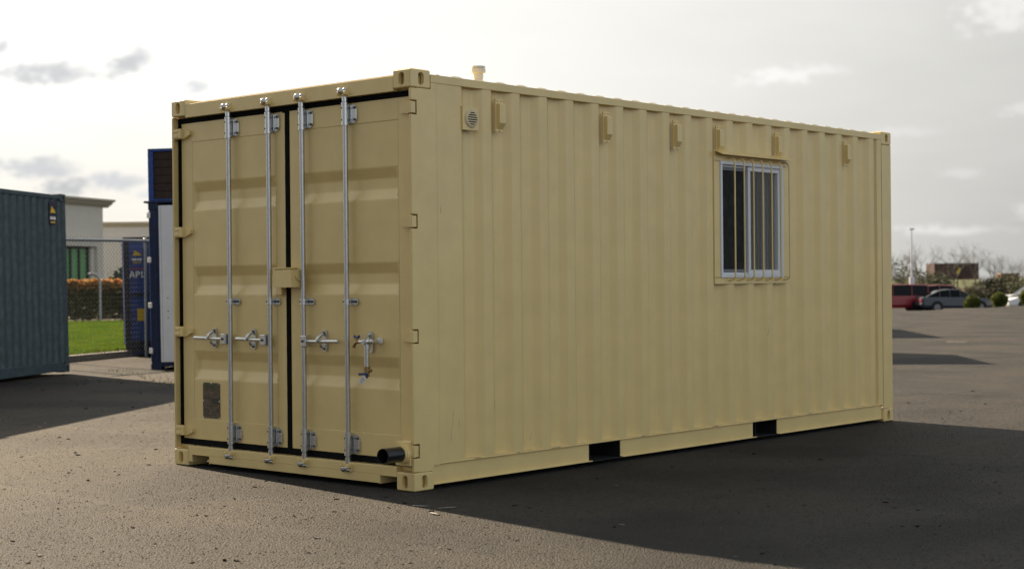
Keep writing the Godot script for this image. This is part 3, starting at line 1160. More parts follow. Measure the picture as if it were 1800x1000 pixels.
func plate_mesh() -> ArrayMesh:
	var mb := MB.new()
	mb.box(Vector3(-2.067, 0.469, -0.0522), Vector3(0.190, 0.248, 0.004))
	for p in mb.v:
		mb.uv.append(Vector2((p.x + 2.162) / 0.190, 1.0 - (p.y - 0.345) / 0.248))
	return mb.mesh(off)


func make_tap(o: Node3D) -> void:
	var G = M["bright_zinc"]
	var mb := MB.new()
	mb.prism(oval(0.024, 0.068, 6), Vector3(-0.425, 0.907, -0.0515), Vector3(1, 0, 0), Vector3(0, 1, 0), Vector3(0, 0, 0.012))
	mb.cyl(Vector3(-0.40, 0.912, 0.022), Vector3(-0.345, 0.915, 0.022), 0.013, -1, 14)
	mb.cyl(Vector3(-0.345, 0.915, 0.022), Vector3(-0.338, 0.915, -0.02), 0.014, -1, 14)
	mb.ball(Vector3(-0.343, 0.915, 0.022), Vector3(0.017, 0.017, 0.017), 12)
	mb.cyl(Vector3(-0.42, 0.910, 0.022), Vector3(-0.356, 0.914, 0.022), 0.019, -1, 14)
	mb.cyl(Vector3(-0.388, 0.935, 0.022), Vector3(-0.388, 0.868, 0.022), 0.020, -1, 16)
	mb.cyl(Vector3(-0.395, 0.908, 0.022), Vector3(-0.395, 0.908, 0.050), 0.017, 0.015, 14)
	mb.cyl(Vector3(-0.455, 0.912, 0.022), Vector3(-0.41, 0.911, 0.022), 0.013, -1, 14)
	mb.cyl(Vector3(-0.388, 0.89, 0.022), Vector3(-0.389, 0.752, 0.022), 0.0165, -1, 16)
	mb.ball(Vector3(-0.425, 0.955, -0.036), Vector3(0.010, 0.010, 0.008), 8)
	var t := part(mb, "water_tap", G, o, "galvanised tap fitting with a blue-handled valve and a white tag")
	mb = MB.new()
	mb.cyl(Vector3(-0.338, 0.916, -0.050), Vector3(-0.338, 0.916, -0.020), 0.024, 0.018, 16)
	part(mb, "pipe_collar", M["white_paint"], t)
	mb = MB.new()
	mb.tube([Vector3(-0.452, 0.912, 0.022), Vector3(-0.478, 0.908, 0.024), Vector3(-0.497, 0.898, 0.026), Vector3(-0.503, 0.882, 0.026)], 0.0095, 10)
	mb.cyl(Vector3(-0.503, 0.889, 0.026), Vector3(-0.505, 0.874, 0.026), 0.013, 0.012, 12)
	mb.cyl(Vector3(-0.476, 0.906, 0.024), Vector3(-0.478, 0.936, 0.024), 0.009, -1, 10)
	part(mb, "spigot", M["brass"], t)
	mb = MB.new()
	mb.cyl(Vector3(-0.389, 0.758, 0.022), Vector3(-0.389, 0.722, 0.022), 0.021, 0.019, 6)
	mb.cyl(Vector3(-0.389, 0.722, 0.022), Vector3(-0.389, 0.695, 0.022), 0.017, 0.015, 12)
	mb.cyl(Vector3(-0.389, 0.725, 0.022), Vector3(-0.352, 0.735, 0.020), 0.010, -1, 10)
	part(mb, "ball_valve", M["brass"], t)
	mb = MB.new()
	mb.tube([Vector3(-0.500, 0.948, 0.024), Vector3(-0.492, 0.940, 0.024), Vector3(-0.478, 0.938, 0.024), Vector3(-0.464, 0.940, 0.024), Vector3(-0.456, 0.949, 0.024)], 0.0085, 8)
	part(mb, "valve_handle", M["blue_paint"], t)
	mb = MB.new()
	mb.rbox(Vector3(-0.402, 0.712, 0.046), Vector3(0.082, 0.015, 0.010), 0.004, Basis(Vector3.BACK, 0.05))
	mb.rbox(Vector3(-0.366, 0.702, 0.044), Vector3(0.016, 0.030, 0.008), 0.003)
	part(mb, "valve_handle", M["blue_paint"], t)
	var im := Image.create(64, 44, false, Image.FORMAT_RGB8)
	im.fill(lin(0.75, 0.75, 0.76))
	var r := RandomNumberGenerator.new()
	r.seed = 4
	for row in 4:
		var x := 6
		while x < 54:
			var w := r.randi_range(2, 6)
			im.fill_rect(Rect2i(x, 6 + row * 9, w, 5), lin(0.05, 0.05, 0.06))
			x += w + r.randi_range(2, 4)
	var m := mat("tag_print", Color.WHITE, 0.5)
	m.albedo_texture = ImageTexture.create_from_image(im)
	mb = MB.new()
	var b := Basis(Vector3.BACK, 0.72)
	mb.box(Vector3.ZERO, Vector3(0.060, 0.036, 0.002))
	for p in mb.v:
		mb.uv.append(Vector2((p.x + 0.030) / 0.060, 0.5 - p.y / 0.036))
	for i in mb.v.size():
		mb.v[i] = b * mb.v[i] + Vector3(-0.398, 0.674, 0.053)
		mb.n[i] = b * mb.n[i]
	part(mb, "paper_tag", m, t)


func make_drain(o: Node3D) -> void:
	var mb := MB.new()
	mb.rbox(Vector3(-0.095, 0.232, -0.012), Vector3(0.135, 0.152, 0.036), 0.006)
	mb.rbox(Vector3(-0.070, 0.300, -0.020), Vector3(0.09, 0.03, 0.03), 0.010)
	var p := add_part(mb, "drain_outlet", o)
	mb = MB.new()
	mb.cyl(Vector3(-0.085, 0.232, 0.0), Vector3(-0.083, 0.232, 0.034), 0.062, 0.060, 28)
	mb.ring(Vector3(-0.083, 0.232, 0.036), Vector3(-0.082, 0.232, 0.048), 0.048, 0.056, 28)
	part(mb, "pipe_collar", M["beige_paint"], p)
	mb = MB.new()
	mb.ring(Vector3(-0.083, 0.232, 0.03), Vector3(-0.066, 0.235, 0.200), 0.0425, 0.0465, 32)
	mb.cyl(Vector3(-0.083, 0.232, 0.031), Vector3(-0.083, 0.232, 0.034), 0.043, -1, 20)
	part(mb, "black_pipe", M["black_pipe"], p, "short open black drain pipe")


func make_side_fittings(o: Node3D) -> void:
	var mb := MB.new()
	var Xv := Vector3(1, 0, 0)
	# round vent on a square plate
	mb.rbox(Vector3(-0.004, 2.3185, -0.527), Vector3(0.020, 0.152, 0.150), 0.002)
	var v := add_part(mb, "round_vent", o)
	mb = MB.new()
	mb.lathe([Vector2(0.0, 0.012), Vector2(0.045, 0.012), Vector2(0.056, 0.009), Vector2(0.062, 0.0)], Vector3(0.006, 2.3185, -0.531), Basis(Vector3(0, 0, 1), -PI / 2), 36)
	part(mb, "vent_cover", M["vent_white"], v)
	for k in 6:
		var dy := 0.036 - k * 0.0145
		var w: float = [0.019, 0.034, 0.041, 0.042, 0.036, 0.02][k]
		mb = MB.new()
		mb.rbox(Vector3(0.0172, 2.3185 + dy, -0.531), Vector3(0.004, 0.0075, w * 2.0), 0.0015, Basis(Vector3.BACK, 0.35))
		part(mb, "vent_slot", M["black_hole"], v)
	# six small hooded vents
	var zs := [-0.800, -1.920, -2.757, -3.314, -4.150, -5.250]
	for i in 6:
		var z: float = zs[i]
		mb = MB.new()
		mb.rbox(Vector3(-0.003, 2.357, z), Vector3(0.014, 0.216, 0.074), 0.001)
		mb.prism(PackedVector2Array([Vector2(0.003, 2.265), Vector2(0.033, 2.306), Vector2(0.033, 2.426), Vector2(0.029, 2.431), Vector2(0.003, 2.431)]), Vector3(0, 0, z - 0.031), Xv, Vector3(0, 1, 0), Vector3(0, 0, 0.058))
		mb.span(0.033, 0.0345, 2.33, 2.334, z - 0.012, z + 0.008)
		var s := add_part(mb, "hooded_vent", o)
		for q in [[2.449, -0.018], [2.449, 0.018], [2.256, 0.0]]:
			bolts([Vector3(0.004, q[0], z + q[1])], Xv, 0.0065, s, "screw", "beige_paint")
	# plumbing vent on the roof
	mb = MB.new()
	var vp := Vector3(-0.25, 2.572, -0.876)
	mb.lathe([Vector2(0.040, 0.0), Vector2(0.031, 0.012), Vector2(0.030, 0.055), Vector2(0.033, 0.058), Vector2(0.033, 0.10), Vector2(0.0, 0.10)], vp, Basis(), 28)
	mb.lathe([Vector2(0.0, 0.092), Vector2(0.048, 0.092), Vector2(0.049, 0.118), Vector2(0.042, 0.120), Vector2(0.042, 0.126), Vector2(0.048, 0.128), Vector2(0.046, 0.135), Vector2(0.0, 0.140)], vp, Basis(), 32)
	part(mb, "roof_vent", M["stucco_pale"], o)
	# window
	var z0 := -3.322
	var z1 := -4.222
	var y0 := 1.296
	var y1 := 2.197
	mb = MB.new()     # flat steel surround
	mb.span(-0.010, 0.0015, 1.250, y0 + 0.004, -4.285, -3.246)
	mb.span(-0.010, 0.0015, y1 - 0.004, 2.275, -4.285, -3.246)
	mb.span(-0.010, 0.0015, y0, y1, z0 - 0.004, -3.246)
	mb.span(-0.010, 0.0015, y0, y1, -4.285, z1 + 0.004)
	mb.span(-0.045, -0.010, 1.245, 1.2495, -4.285, -3.246)
	add_part(mb, "window_surround", o)
	mb = MB.new()
	var fr := func(m: MB, a0: float, a1: float, b0: float, b1: float, w: float, xa: float, xb: float) -> void:
		m.span(xa, xb, b0, b0 + w, a1, a0, 0.003)
		m.span(xa, xb, b1 - w, b1, a1, a0, 0.003)
		m.span(xa, xb, b0 + w, b1 - w, a0 - w, a0, 0.003)
		m.span(xa, xb, b0 + w, b1 - w, a1, a1 + w, 0.003)
	fr.call(mb, z0, z1, y0, y1, 0.026, -0.07, 0.012)
	mb.span(-0.07, -0.022, y0 + 0.026, y0 + 0.040, z1 + 0.02, z0 - 0.02)
	mb.span(-0.07, -0.022, y1 - 0.042, y1 - 0.026, z1 + 0.02, z0 - 0.02)
	var win := part(mb, "window", M["vinyl_white"], o, "white sliding window with screen and blinds")
	mb = MB.new()
	var zm := -3.757
	fr.call(mb, zm + 0.03, z1 + 0.024, y0 + 0.026, y1 - 0.026, 0.036, -0.040, -0.006)
	part(mb, "fixed_sash", M["vinyl_white"], win)
	mb = MB.new()
	fr.call(mb, z0 - 0.020, zm + 0.012, y0 + 0.040, y1 - 0.042, 0.030, -0.066, -0.044)
	part(mb, "sliding_sash", M["vinyl_white"], win)
	mb = MB.new()
	fr.call(mb, z0 - 0.024, zm + 0.034, y0 + 0.040, y1 - 0.042, 0.026, -0.040, -0.026)
	part(mb, "screen_frame", M["screen_frame"], win)
	mb = MB.new()
	mb.span(-0.036, -0.034, y0 + 0.06, y1 - 0.06, zm + 0.055, z0 - 0.048)
	part(mb, "insect_screen", screen_material(), win)
	mb = MB.new()
	mb.quad(Vector3(-0.024, y0 + 0.06, z1 + 0.058), Vector3(-0.024, y0 + 0.06, zm - 0.004), Vector3(-0.024, y1 - 0.06, zm - 0.004), Vector3(-0.024, y1 - 0.06, z1 + 0.058), Xv)
	part(mb, "window_pane", M["glass"], win)
	mb = MB.new()
	mb.quad(Vector3(-0.056, y0 + 0.06, zm + 0.04), Vector3(-0.056, y0 + 0.06, z0 - 0.048), Vector3(-0.056, y1 - 0.06, z0 - 0.048), Vector3(-0.056, y1 - 0.06, zm + 0.04), Xv)
	part(mb, "window_pane", M["glass"], win)
	var r := RandomNumberGenerator.new()
	r.seed = 12
	for k in 8:        # upright blind slats
		var z := zm - 0.026 - k * 0.056 - 0.006 * r.randf()
		mb = MB.new()
		mb.box(Vector3(-0.105 - 0.012 * r.randf(), (y0 + y1) / 2, z), Vector3(0.004, 0.86, 0.036 + 0.006 * r.randf()), Basis(Vector3.UP, r.randf_range(0.1, 0.9)))
		part(mb, "blind_slat", M["blind_pale"] if k == 6 else M["blind"], win)
	# burglar bars
	for k in 7:
		var z := -3.438 - k * 0.1316
		mb = MB.new()
		var pts := [Vector3(-0.005, 2.222, z + 0.004)]
		for i in 7:
			var a := PI / 2 * i / 6.0
			pts.append(Vector3(0.022 + 0.040 * sin(a), 2.182 + 0.040 * cos(a), z))
		for i in 7:
			var a := PI / 2 * i / 6.0
			pts.append(Vector3(0.022 + 0.040 * cos(a), 1.318 - 0.040 * sin(a), z))
		pts.append(Vector3(-0.005, 1.278, z + 0.004))
		mb.tube(pts, 0.0068, 10)
		add_part(mb, "window_bar", o)
	# rain hood
	mb = MB.new()
	mb.prism(PackedVector2Array([Vector2(-0.04, 2.279), Vector2(0.0, 2.274), Vector2(0.072, 2.243), Vector2(0.073, 2.239), Vector2(0.0, 2.268), Vector2(-0.04, 2.272)]), Vector3(0, 0, -4.305), Xv, Vector3(0, 1, 0), Vector3(0, 0, 1.045))
	add_part(mb, "window_hood", o)


func screen_material() -> Material:
	var m: StandardMaterial3D = M["insect_screen"]
	grain(m, noise_tex(512, 0.01, 0.5, 1.0, 61), 1.6)
	return m


# ------------------------------------------------------------------ other containers
func corrug(p: float, pitch: float, depth: float) -> float:
	var t := fposmod(p, pitch) / pitch
	var q := 0.0
	if t < 0.25:
		q = t / 0.25
	elif t < 0.5:
		q = 1.0
	elif t < 0.75:
		q = 1.0 - (t - 0.5) / 0.25
	return -depth * q


# A plain container: local z runs along it, its near end (with the doors) at z = 0, base centre of that end at the node
func yard_box(called: String, label: String, cat: String, at: Vector3, turn: float, L: float, W: float, H: float, m: Material, pitch := 0.28, group := "") -> Node3D:
	var o := thing(called, label, cat, at, turn, group)
	var hw := W / 2
	var mb: MB
	for sx in [-1.0, 1.0]:
		for z in [0.0, -L]:
			mb = MB.new()
			mb.span(minf(sx * hw, sx * (hw - 0.10)), maxf(sx * hw, sx * (hw - 0.10)), 0.11, H - 0.11, z, z - 0.12 if z == 0.0 else z + 0.12, 0.01)
			part(mb, "corner_post", m, o)
			for y in [0.055, H - 0.055]:
				mb = MB.new()
				var holes := {}
				holes[1 if sx > 0 else 0] = [0.036, 0.024, 0.02]
				mb.rbox(Vector3(sx * (hw - 0.075), y, z - 0.085 if z == 0.0 else z + 0.085), Vector3(0.162, 0.116, 0.176), 0.012, Basis(), holes)
				part(mb, "corner_casting", m, o)
		mb = MB.new()
		mb.patch(Vector3(sx * (hw - 0.012), 0, 0), Vector3(0, 0, 1), Vector3(0, 1, 0), Vector3(sx, 0, 0), steps(-0.12, -L + 0.12, pitch / 16.0), steps(0.15, H - 0.07, 0.35),
			func(a: float, b: float) -> float: return corrug(a, pitch, 0.036) + 0.004 * wob.get_noise_2d(a * 40.0, b * 40.0))
		part(mb, "side_wall", m, o)
		mb = MB.new()
		mb.span(minf(sx * (hw - 0.003), sx * (hw - 0.06)), maxf(sx * (hw - 0.003), sx * (hw - 0.06)), H - 0.08, H - 0.02, -L + 0.17, -0.17, 0.006)
		part(mb, "top_side_rail", m, o)
		mb = MB.new()
		mb.span(minf(sx * (hw - 0.003), sx * (hw - 0.05)), maxf(sx * (hw - 0.003), sx * (hw - 0.05)), 0.02, 0.155, -L + 0.17, -0.17, 0.006)
		part(mb, "bottom_side_rail", m, o)
	mb = MB.new()
	mb.patch(Vector3(0, H - 0.025, 0), Vector3(1, 0, 0), Vector3(0, 0, 1), Vector3(0, 1, 0), [-hw + 0.02, 0.0, hw - 0.02], steps(-0.05, -L + 0.05, 0.03), func(_a: float, b: float) -> float: return corrug(b, 0.21, 0.015))
	part(mb, "roof", m, o)
	for z in [-0.03, -L + 0.03]:
		mb = MB.new()
		mb.span(-hw + 0.09, hw - 0.09, 0.06, H - 0.03, z - 0.02, z + 0.02, 0.004)
		part(mb, "door_end" if z > -1.0 else "end_wall", m, o)
	mb = MB.new()
	mb.span(-hw + 0.04, hw - 0.04, 0.12, 0.15, -L + 0.05, -0.05)
	part(mb, "floor", M["dark_navy_paint"], o)
	return o


func logo(parent: Node3D, at: Vector3, u: Vector3, n: Vector3, s: float, plate_h: float) -> void:
	# a navy sticker with a yellow resting animal and two lines of print under it
	var w := Vector3.UP
	var mb := MB.new()
	if plate_h > 0.0:
		mb.prism(PackedVector2Array([Vector2(-s * 0.5, -plate_h / 2), Vector2(s * 0.5, -plate_h / 2), Vector2(s * 0.5, plate_h / 2), Vector2(-s * 0.5, plate_h / 2)]), at, u, w, n * 0.004)
	else:
		mb.prism(PackedVector2Array([Vector2(-s * 0.5, -s * 0.3), Vector2(s * 0.5, -s * 0.3), Vector2(s * 0.5, -s * 0.26), Vector2(-s * 0.5, -s * 0.26)]), at, u, w, n * 0.004)
	var p := part(mb, "logo_sticker", M["navy_print"] if plate_h > 0.0 else M["white_print"], parent, "navy sticker with a yellow animal and white print" if plate_h > 0.0 else "")
	mb = MB.new()
	var shape := PackedVector2Array()
	for q in [[-0.42, -0.14], [0.45, -0.14], [0.45, -0.06], [0.33, 0.0], [0.28, 0.12], [0.14, 0.20], [0.06, 0.15], [0.0, 0.24], [-0.10, 0.33], [-0.22, 0.34], [-0.26, 0.24], [-0.20, 0.14], [-0.32, 0.04], [-0.36, -0.06]]:
		shape.append(Vector2(q[0], q[1]) * s * 0.92 + Vector2(0, s * 0.15))
	mb.prism(shape, at + n * 0.0045, u, w, n * 0.003)
	part(mb, "logo_animal", M["yellow_print"], p)
	mb = MB.new()
	for q in [[-0.4, -0.30, -0.06], [-0.02, -0.30, 0.12], [0.16, -0.30, 0.42]]:
		mb.prism(PackedVector2Array([Vector2(q[0] * s, (q[1] - 0.14) * s), Vector2((q[2] - 0.02) * s, (q[1] - 0.14) * s), Vector2((q[2] - 0.02) * s, (q[1] + 0.06) * s), Vector2(q[0] * s, (q[1] + 0.06) * s)]), at + n * 0.0045, u, w, n * 0.003)
	part(mb, "logo_print", M["white_print"], p)
	mb = MB.new()
	mb.prism(PackedVector2Array([Vector2(-0.34 * s, -0.66 * s), Vector2(0.36 * s, -0.66 * s), Vector2(0.36 * s, -0.57 * s), Vector2(-0.34 * s, -0.57 * s)]), at + n * 0.0045, u, w, n * 0.003)
	part(mb, "logo_print", M["yellow_print"], p)


func make_yard() -> void:
	# slate container at the left edge: its right-hand long side faces the camera
	var h := atan2(0.546, 0.838)
	var far := Vector3(-13.25, 0, -6.0)
	var L := 6.058
	var ax := Vector3(sin(h), 0, cos(h))
	var side := Vector3(cos(h), 0, -sin(h))
	var o := yard_box("slate_container", "slate grey corrugated container at the left edge with a navy sticker on its top corner", "shipping container", far - side * 1.219 + ax * L, h, L, 2.438, 2.591, M["grey_container_paint"], 0.204)
	o.rotation = Vector3(0, h, 0)
	o.basis = Basis(Vector3(-sin(deg_to_rad(YAW)), 0, -cos(deg_to_rad(YAW))), deg_to_rad(-0.9)) * o.basis
	logo(o, Vector3(1.219, 2.30, -L + 0.44), Vector3(0, 0, -1), Vector3(1, 0, 0), 0.21, 0.33)
	# navy container standing behind the left edge of the beige one
	var hb := atan2(0.57, 0.82)
	var axb := Vector3(sin(hb), 0, cos(hb))
	var sdb := Vector3(cos(hb), 0, -sin(hb))
	var corner := Vector3(-13.10, 0, -7.32)
	o = yard_box("navy_container", "navy blue container with a white door panel, partly hidden behind the beige container", "shipping container", corner + sdb * 1.219, hb, 6.058, 2.438, 2.545, M["navy_container_paint"])
	o.basis = Basis(Vector3(-sin(deg_to_rad(YAW)), 0, -cos(deg_to_rad(YAW))), deg_to_rad(-0.55)) * o.basis
	var mb := MB.new()
	mb.span(-1.219 + 0.165, 1.0, 0.125, 2.505, -0.012, 0.018, 0.004)
	var door := part(mb, "door_panel", M["white_panel"], o, "white door panel")
	mb = MB.new()
	mb.span(-1.219 + 0.20, -1.219 + 0.204, 0.14, 2.48, 0.017, 0.019)
	for y in [0.8, 0.9, 1.1]:
		mb.ball(Vector3(-0.93, y, 0.018), Vector3(0.012, 0.012, 0.005), 8)
	part(mb, "rivet", M["screen_frame"], door)
	for y in [0.30, 0.99, 1.68, 2.36]:
		mb = MB.new()
		mb.rbox(Vector3(-1.213, y, 0.012), Vector3(0.050, 0.085, 0.04), 0.006)
		part(mb, "hinge", M["white_paint"], o)
	mb = MB.new()
	mb.span(-1.28, 1.24, 2.545, 2.575, -2.2, 0.03, 0.004)
	part(mb, "roof_lip", M["navy_container_paint"], o)
	# the second box riding on its roof
	o = thing("roof_cabin", "blue framed box with dark brown boards on top of the navy container", "cabin", Vector3(0, 0, 0))
	o.position = corner + sdb * 1.219 + Vector3(0, 2.576, 0)
	o.rotation.y = hb
	o.basis = Basis(Vector3(-sin(deg_to_rad(YAW)), 0, -cos(deg_to_rad(YAW))), deg_to_rad(-0.55)) * o.basis
	mb = MB.new()
	for x in [-1.24, 1.16]:
		mb.span(x, x + 0.08, 0.0, 0.75, -0.10, 0.0, 0.005)
		mb.span(x, x + 0.08, 0.0, 0.75, -2.1, -2.0, 0.005)
	mb.span(-1.24, 1.24, 0.75, 0.795, -2.1, 0.002, 0.005)
	mb.span(-1.16, 1.16, 0.0, 0.03, -0.10, -0.002, 0.004)
	part(mb, "frame", M["blue_container_paint"], o)
	for k in 6:
		mb = MB.new()
		mb.span(-1.159, 1.159, 0.032 + k * 0.12, 0.148 + k * 0.12, -0.06, -0.028 - 0.004 * (k % 2), 0.004)
		part(mb, "board", M["dark_board"], o)
	mb = MB.new()
	mb.span(-1.20, -1.17, 0.03, 0.75, -2.0, -0.1)
	mb.span(1.17, 1.20, 0.03, 0.75, -2.0, -0.1)
	mb.span(-1.16, 1.16, 0.03, 0.75, -2.06, -2.03)
	part(mb, "side_panel", M["dark_board"], o)
	# small blue container beyond the fence
	var ha := atan2(0.835, 0.55)
	var sda := Vector3(cos(ha), 0, -sin(ha))
	var c2 := Vector3(-17.22, 0, -9.68)
	o = yard_box("blue_container", "small blue container with white APL lettering behind the chain link fence", "shipping container", c2 + sda * 1.219, ha, 2.0, 2.438, 2.17, M["blue_container_paint"])
	o.basis = Basis(Vector3(-sin(deg_to_rad(YAW)), 0, -cos(deg_to_rad(YAW))), deg_to_rad(-1.0)) * o.basis
	mb = MB.new()
	mb.span(-1.225, 1.22, 2.10, 2.18, -0.09, 0.004, 0.004)
	part(mb, "header", M["dark_navy_paint"], o)
	mb = MB.new()
	mb.span(-1.11, 1.11, 1.10, 1.16, -0.01, 0.004, 0.002)
	mb.span(-1.11, 1.11, 0.10, 0.30, -0.01, 0.006, 0.003)
	mb.span(-1.223, -1.12, 0.05, 2.1, -0.09, 0.003, 0.003)
	part(mb, "door_frame", M["dark_navy_paint"], o)
	logo(o, Vector3(-0.985, 1.84, 0.0), Vector3(1, 0, 0), Vector3(0, 0, 1), 0.20, 0.0)
	var tm := TextMesh.new()
	var fnt := SystemFont.new()
	fnt.font_names = PackedStringArray(["Droid Sans"])
	fnt.font_weight = 700
	tm.font = fnt
	tm.text = "APL"
	tm.font_size = 48
	tm.pixel_size = 0.0033
	tm.depth = 0.006
	var t := MeshInstance3D.new()
	t.mesh = tm
	t.material_override = M["white_print"]
	t.name = "lettering"
	o.add_child(t, true)
	t.position = Vector3(-0.985, 1.50, 0.004)
	mb = MB.new()
	mb.span(-1.09, -0.83, 1.592, 1.612, 0.0, 0.004)
	part(mb, "red_stripe", M["red_print"], o)
	mb = MB.new()
	mb.span(-1.0, -0.87, 0.66, 0.88, 0.0, 0.005)
	part(mb, "yellow_notice", M["yellow_print"], o)
	# two more standing behind the beige container: their shadows reach out past its far end
	var fars := [[Vector3(-7.97, 0, -15.9), 2.97], [Vector3(-13.2, 0, -24.95), 6.058]]
	for k in 2:
		var b: Vector3 = fars[k][0]
		var hd := atan2(0.60, 0.80)
		yard_box("storage_container", ["short slate container standing behind the beige container", "long slate container farthest behind the beige container"][k], "shipping container", b - Vector3(cos(hd), 0, -sin(hd)) * 1.219, hd, fars[k][1], 2.438, 2.591, M["grey_container_paint"], 0.28, "")


# ------------------------------------------------------------------ left background
func make_left() -> void:
	# lawn with its kerb
	var k0 := Vector3(-13.4, 0, -1.9)
	var kd := Vector3(-0.43, 0, -0.903)
	var kn := Vector3(-0.903, 0, 0.43)
	var mb := MB.new()
	for i in 14:
		var a := k0 + kd * (i * 1.8)
		var b := k0 + kd * (i * 1.8 + 1.79)
		mb.quad(a + kn * 0.15 + Vector3.UP * 0.11, b + kn * 0.15 + Vector3.UP * 0.11, b + kn * 0.02 + Vector3.UP * 0.105, a + kn * 0.02 + Vector3.UP * 0.105, Vector3.UP)
		mb.quad(a, b, b + kn * 0.02 + Vector3.UP * 0.105, a + kn * 0.02 + Vector3.UP * 0.105, -kn)
		mb.quad(a + kn * 0.15, b + kn * 0.15, b + kn * 0.15 + Vector3.UP * 0.11, a + kn * 0.15 + Vector3.UP * 0.11, kn)
	ground_piece(mb, "kerb", M["concrete"])
	mb = MB.new()
	var far := [k0 + kn * 0.15, k0 + kd * 25.0 + kn * 0.15, k0 + kd * 30.0 + kn * 28.0, k0 + kd * 3.0 + kn * 30.0]
	for i in 4:
		far[i].y = 0.10
	mb.quad(far[0], far[1], far[2], far[3], Vector3.UP)
	ground_piece(mb, "lawn", M["lawn"])
	mb = MB.new()
	mb.quad(Vector3(-37.0, 0.106, -14.0), Vector3(-43.0, 0.106, -16.0), Vector3(-39.5, 0.106, -30.0), Vector3(-34.5, 0.106, -27.5), Vector3.UP)
	ground_piece(mb, "mulch_bed", M["mulch"])
	# grass tufts
	var bl := MB.new()
	for q in [[0.0, 0.02], [2.1, -0.015], [4.2, 0.025]]:
		var d := Vector3(cos(q[0]), 0, sin(q[0]))
		var s := Vector3(-d.z, 0, d.x)
		bl.tri(-s * 0.006 + d * 0.01, s * 0.006 + d * 0.01, d * 0.035 + Vector3.UP * 0.07, Vector3(d.x, 0.6, d.z).normalized(), Vector3(d.x, 0.6, d.z).normalized(), Vector3(d.x, 0.6, d.z).normalized())
	var xf := []
	var cols := []
	var nz := FastNoiseLite.new()
	nz.seed = 2
	nz.frequency = 0.5
	for i in 45000:
		var dist := 25.5 + 27.0 * pow(rng.randf(), 1.1)
		var bear := deg_to_rad(-YAW + rng.randf_range(-18.5, -11.5))
		var p := Vector3(CAM.x + dist * sin(bear), 0.098, CAM.z - dist * cos(bear))
		var across := (p - k0).dot(kn)
		if across < 0.16:
			continue
		var s := rng.randf_range(0.6, 1.5) * (1.0 + 0.5 * nz.get_noise_2d(p.x, p.z))
		xf.append(Transform3D(Basis(Vector3.UP, rng.randf() * TAU).scaled(Vector3(1, s, 1) * (1.0 + across * 0.02)), p))
		cols.append(Color(0.075, 0.165, 0.006).lerp(Color(0.14, 0.20, 0.012), clampf(0.5 + 1.3 * nz.get_noise_2d(p.x * 1.2, p.z * 1.2) + rng.randf_range(-0.35, 0.35), 0, 1)) * (1.0 + 0.45 * nz.get_noise_2d(p.x * 3.0 + 50.0, p.z * 3.0)))
	scatter("grass", bl.mesh(), M["grass_blade"], xf, cols)
	# weeds in the cracks of the yard
	xf = []
	cols = []
	for i in 260:
		var line := rng.randi() % 3
		var p: Vector3
		if line == 0:
			p = Vector3(-13.6, 0, -7.0).lerp(Vector3(-9.3, 0, -5.2), rng.randf())
		elif line == 1:
			p = Vector3(-11.9, 0, -5.0).lerp(Vector3(-9.5, 0, -5.6), rng.randf())
		else:
			p = k0 + kd * rng.randf_range(2.0, 12.0) - kn * rng.randf_range(0.01, 0.1)
		p += Vector3(rng.randfn(0, 0.1), 0, rng.randfn(0, 0.1))
		xf.append(Transform3D(Basis(Vector3.UP, rng.randf() * TAU).scaled(Vector3.ONE * rng.randf_range(0.2, 0.6)), p))
		cols.append(Color(0.06, 0.065, 0.02) * rng.randf_range(0.6, 1.3))
	scatter("weeds", bl.mesh(), M["grass_blade"], xf, cols)
	make_fence()
	# hedge with orange young growth on top
	var o := thing("hedge", "long clipped hedge with orange new growth along its top, in front of the beige building", "hedge", Vector3(-38.9, 0.10, -22.9), atan2(0.80, 0.60))
	for i in 14:
		var trunk := MB.new()
		trunk.col = Color(0.05, 0.035, 0.025)
		trunk.cyl(Vector3(-5.2 + i * 0.8, 0, 0), Vector3(-5.2 + i * 0.8 + 0.1, 0.9, 0.05), 0.04, 0.02, 6)
		part(trunk, "stem", M["bark"], o)
	mb = MB.new()
	for i in 30000:
		var x := rng.randf_range(-5.8, 5.8)
		var z := rng.randf_range(-0.75, 0.75)
		var top := 1.36 + 0.07 * nz.get_noise_2d(x * 3.0, 4.0) + 0.04 * rng.randf()
		top -= 0.22 * z * z / 0.56
		var y := top * sqrt(rng.randf())
		if rng.randf() < 0.35:
			y = top - 0.12 * rng.randf()
		elif rng.randf() < 0.7:
			z = (0.75 - 0.12 * rng.randf() * rng.randf()) * (1.0 if rng.randf() < 0.75 else -1.0)
			z += 0.07 * nz.get_noise_2d(x * 4.0, y * 4.0)
		var young := y > top - 0.19 * (0.4 + rng.randf())
		mb.col = (Color(0.55, 0.25, 0.08) if rng.randf() < 0.7 else Color(0.36, 0.29, 0.06)) if young else Color(0.125, 0.118, 0.045) * rng.randf_range(0.6, 1.3)
		leaf(mb, Vector3(x, y, z), rng.randf_range(0.07, 0.12))
	part(mb, "foliage", M["leaf"], o)
	bush("dark_bush", "dark green bush rising behind the right end of the orange topped hedge", Vector3(-44.3, 0.1, -28.6), Vector3(1.5, 2.0, 1.0), 3200, Color(0.02, 0.045, 0.03), 0.10)
	# bent pipe in front of the hedge
	mb = MB.new()
	var pts := [Vector3(0, 0, 0), Vector3(0, 1.30, 0)]
	for i in 8:
		var a := PI * 0.62 * (i + 1) / 8.0
		pts.append(Vector3(-0.28 * (1.0 - cos(a)), 1.30 + 0.28 * sin(a), 0))
	mb.tube(pts, 0.042, 12)
	single(mb, "bent_pipe", M["fence_steel"], "thin grey pipe with a bent top standing in front of the hedge", "pipe", Vector3(-36.4, 0.1, -21.8), deg_to_rad(YAW))
	make_building()


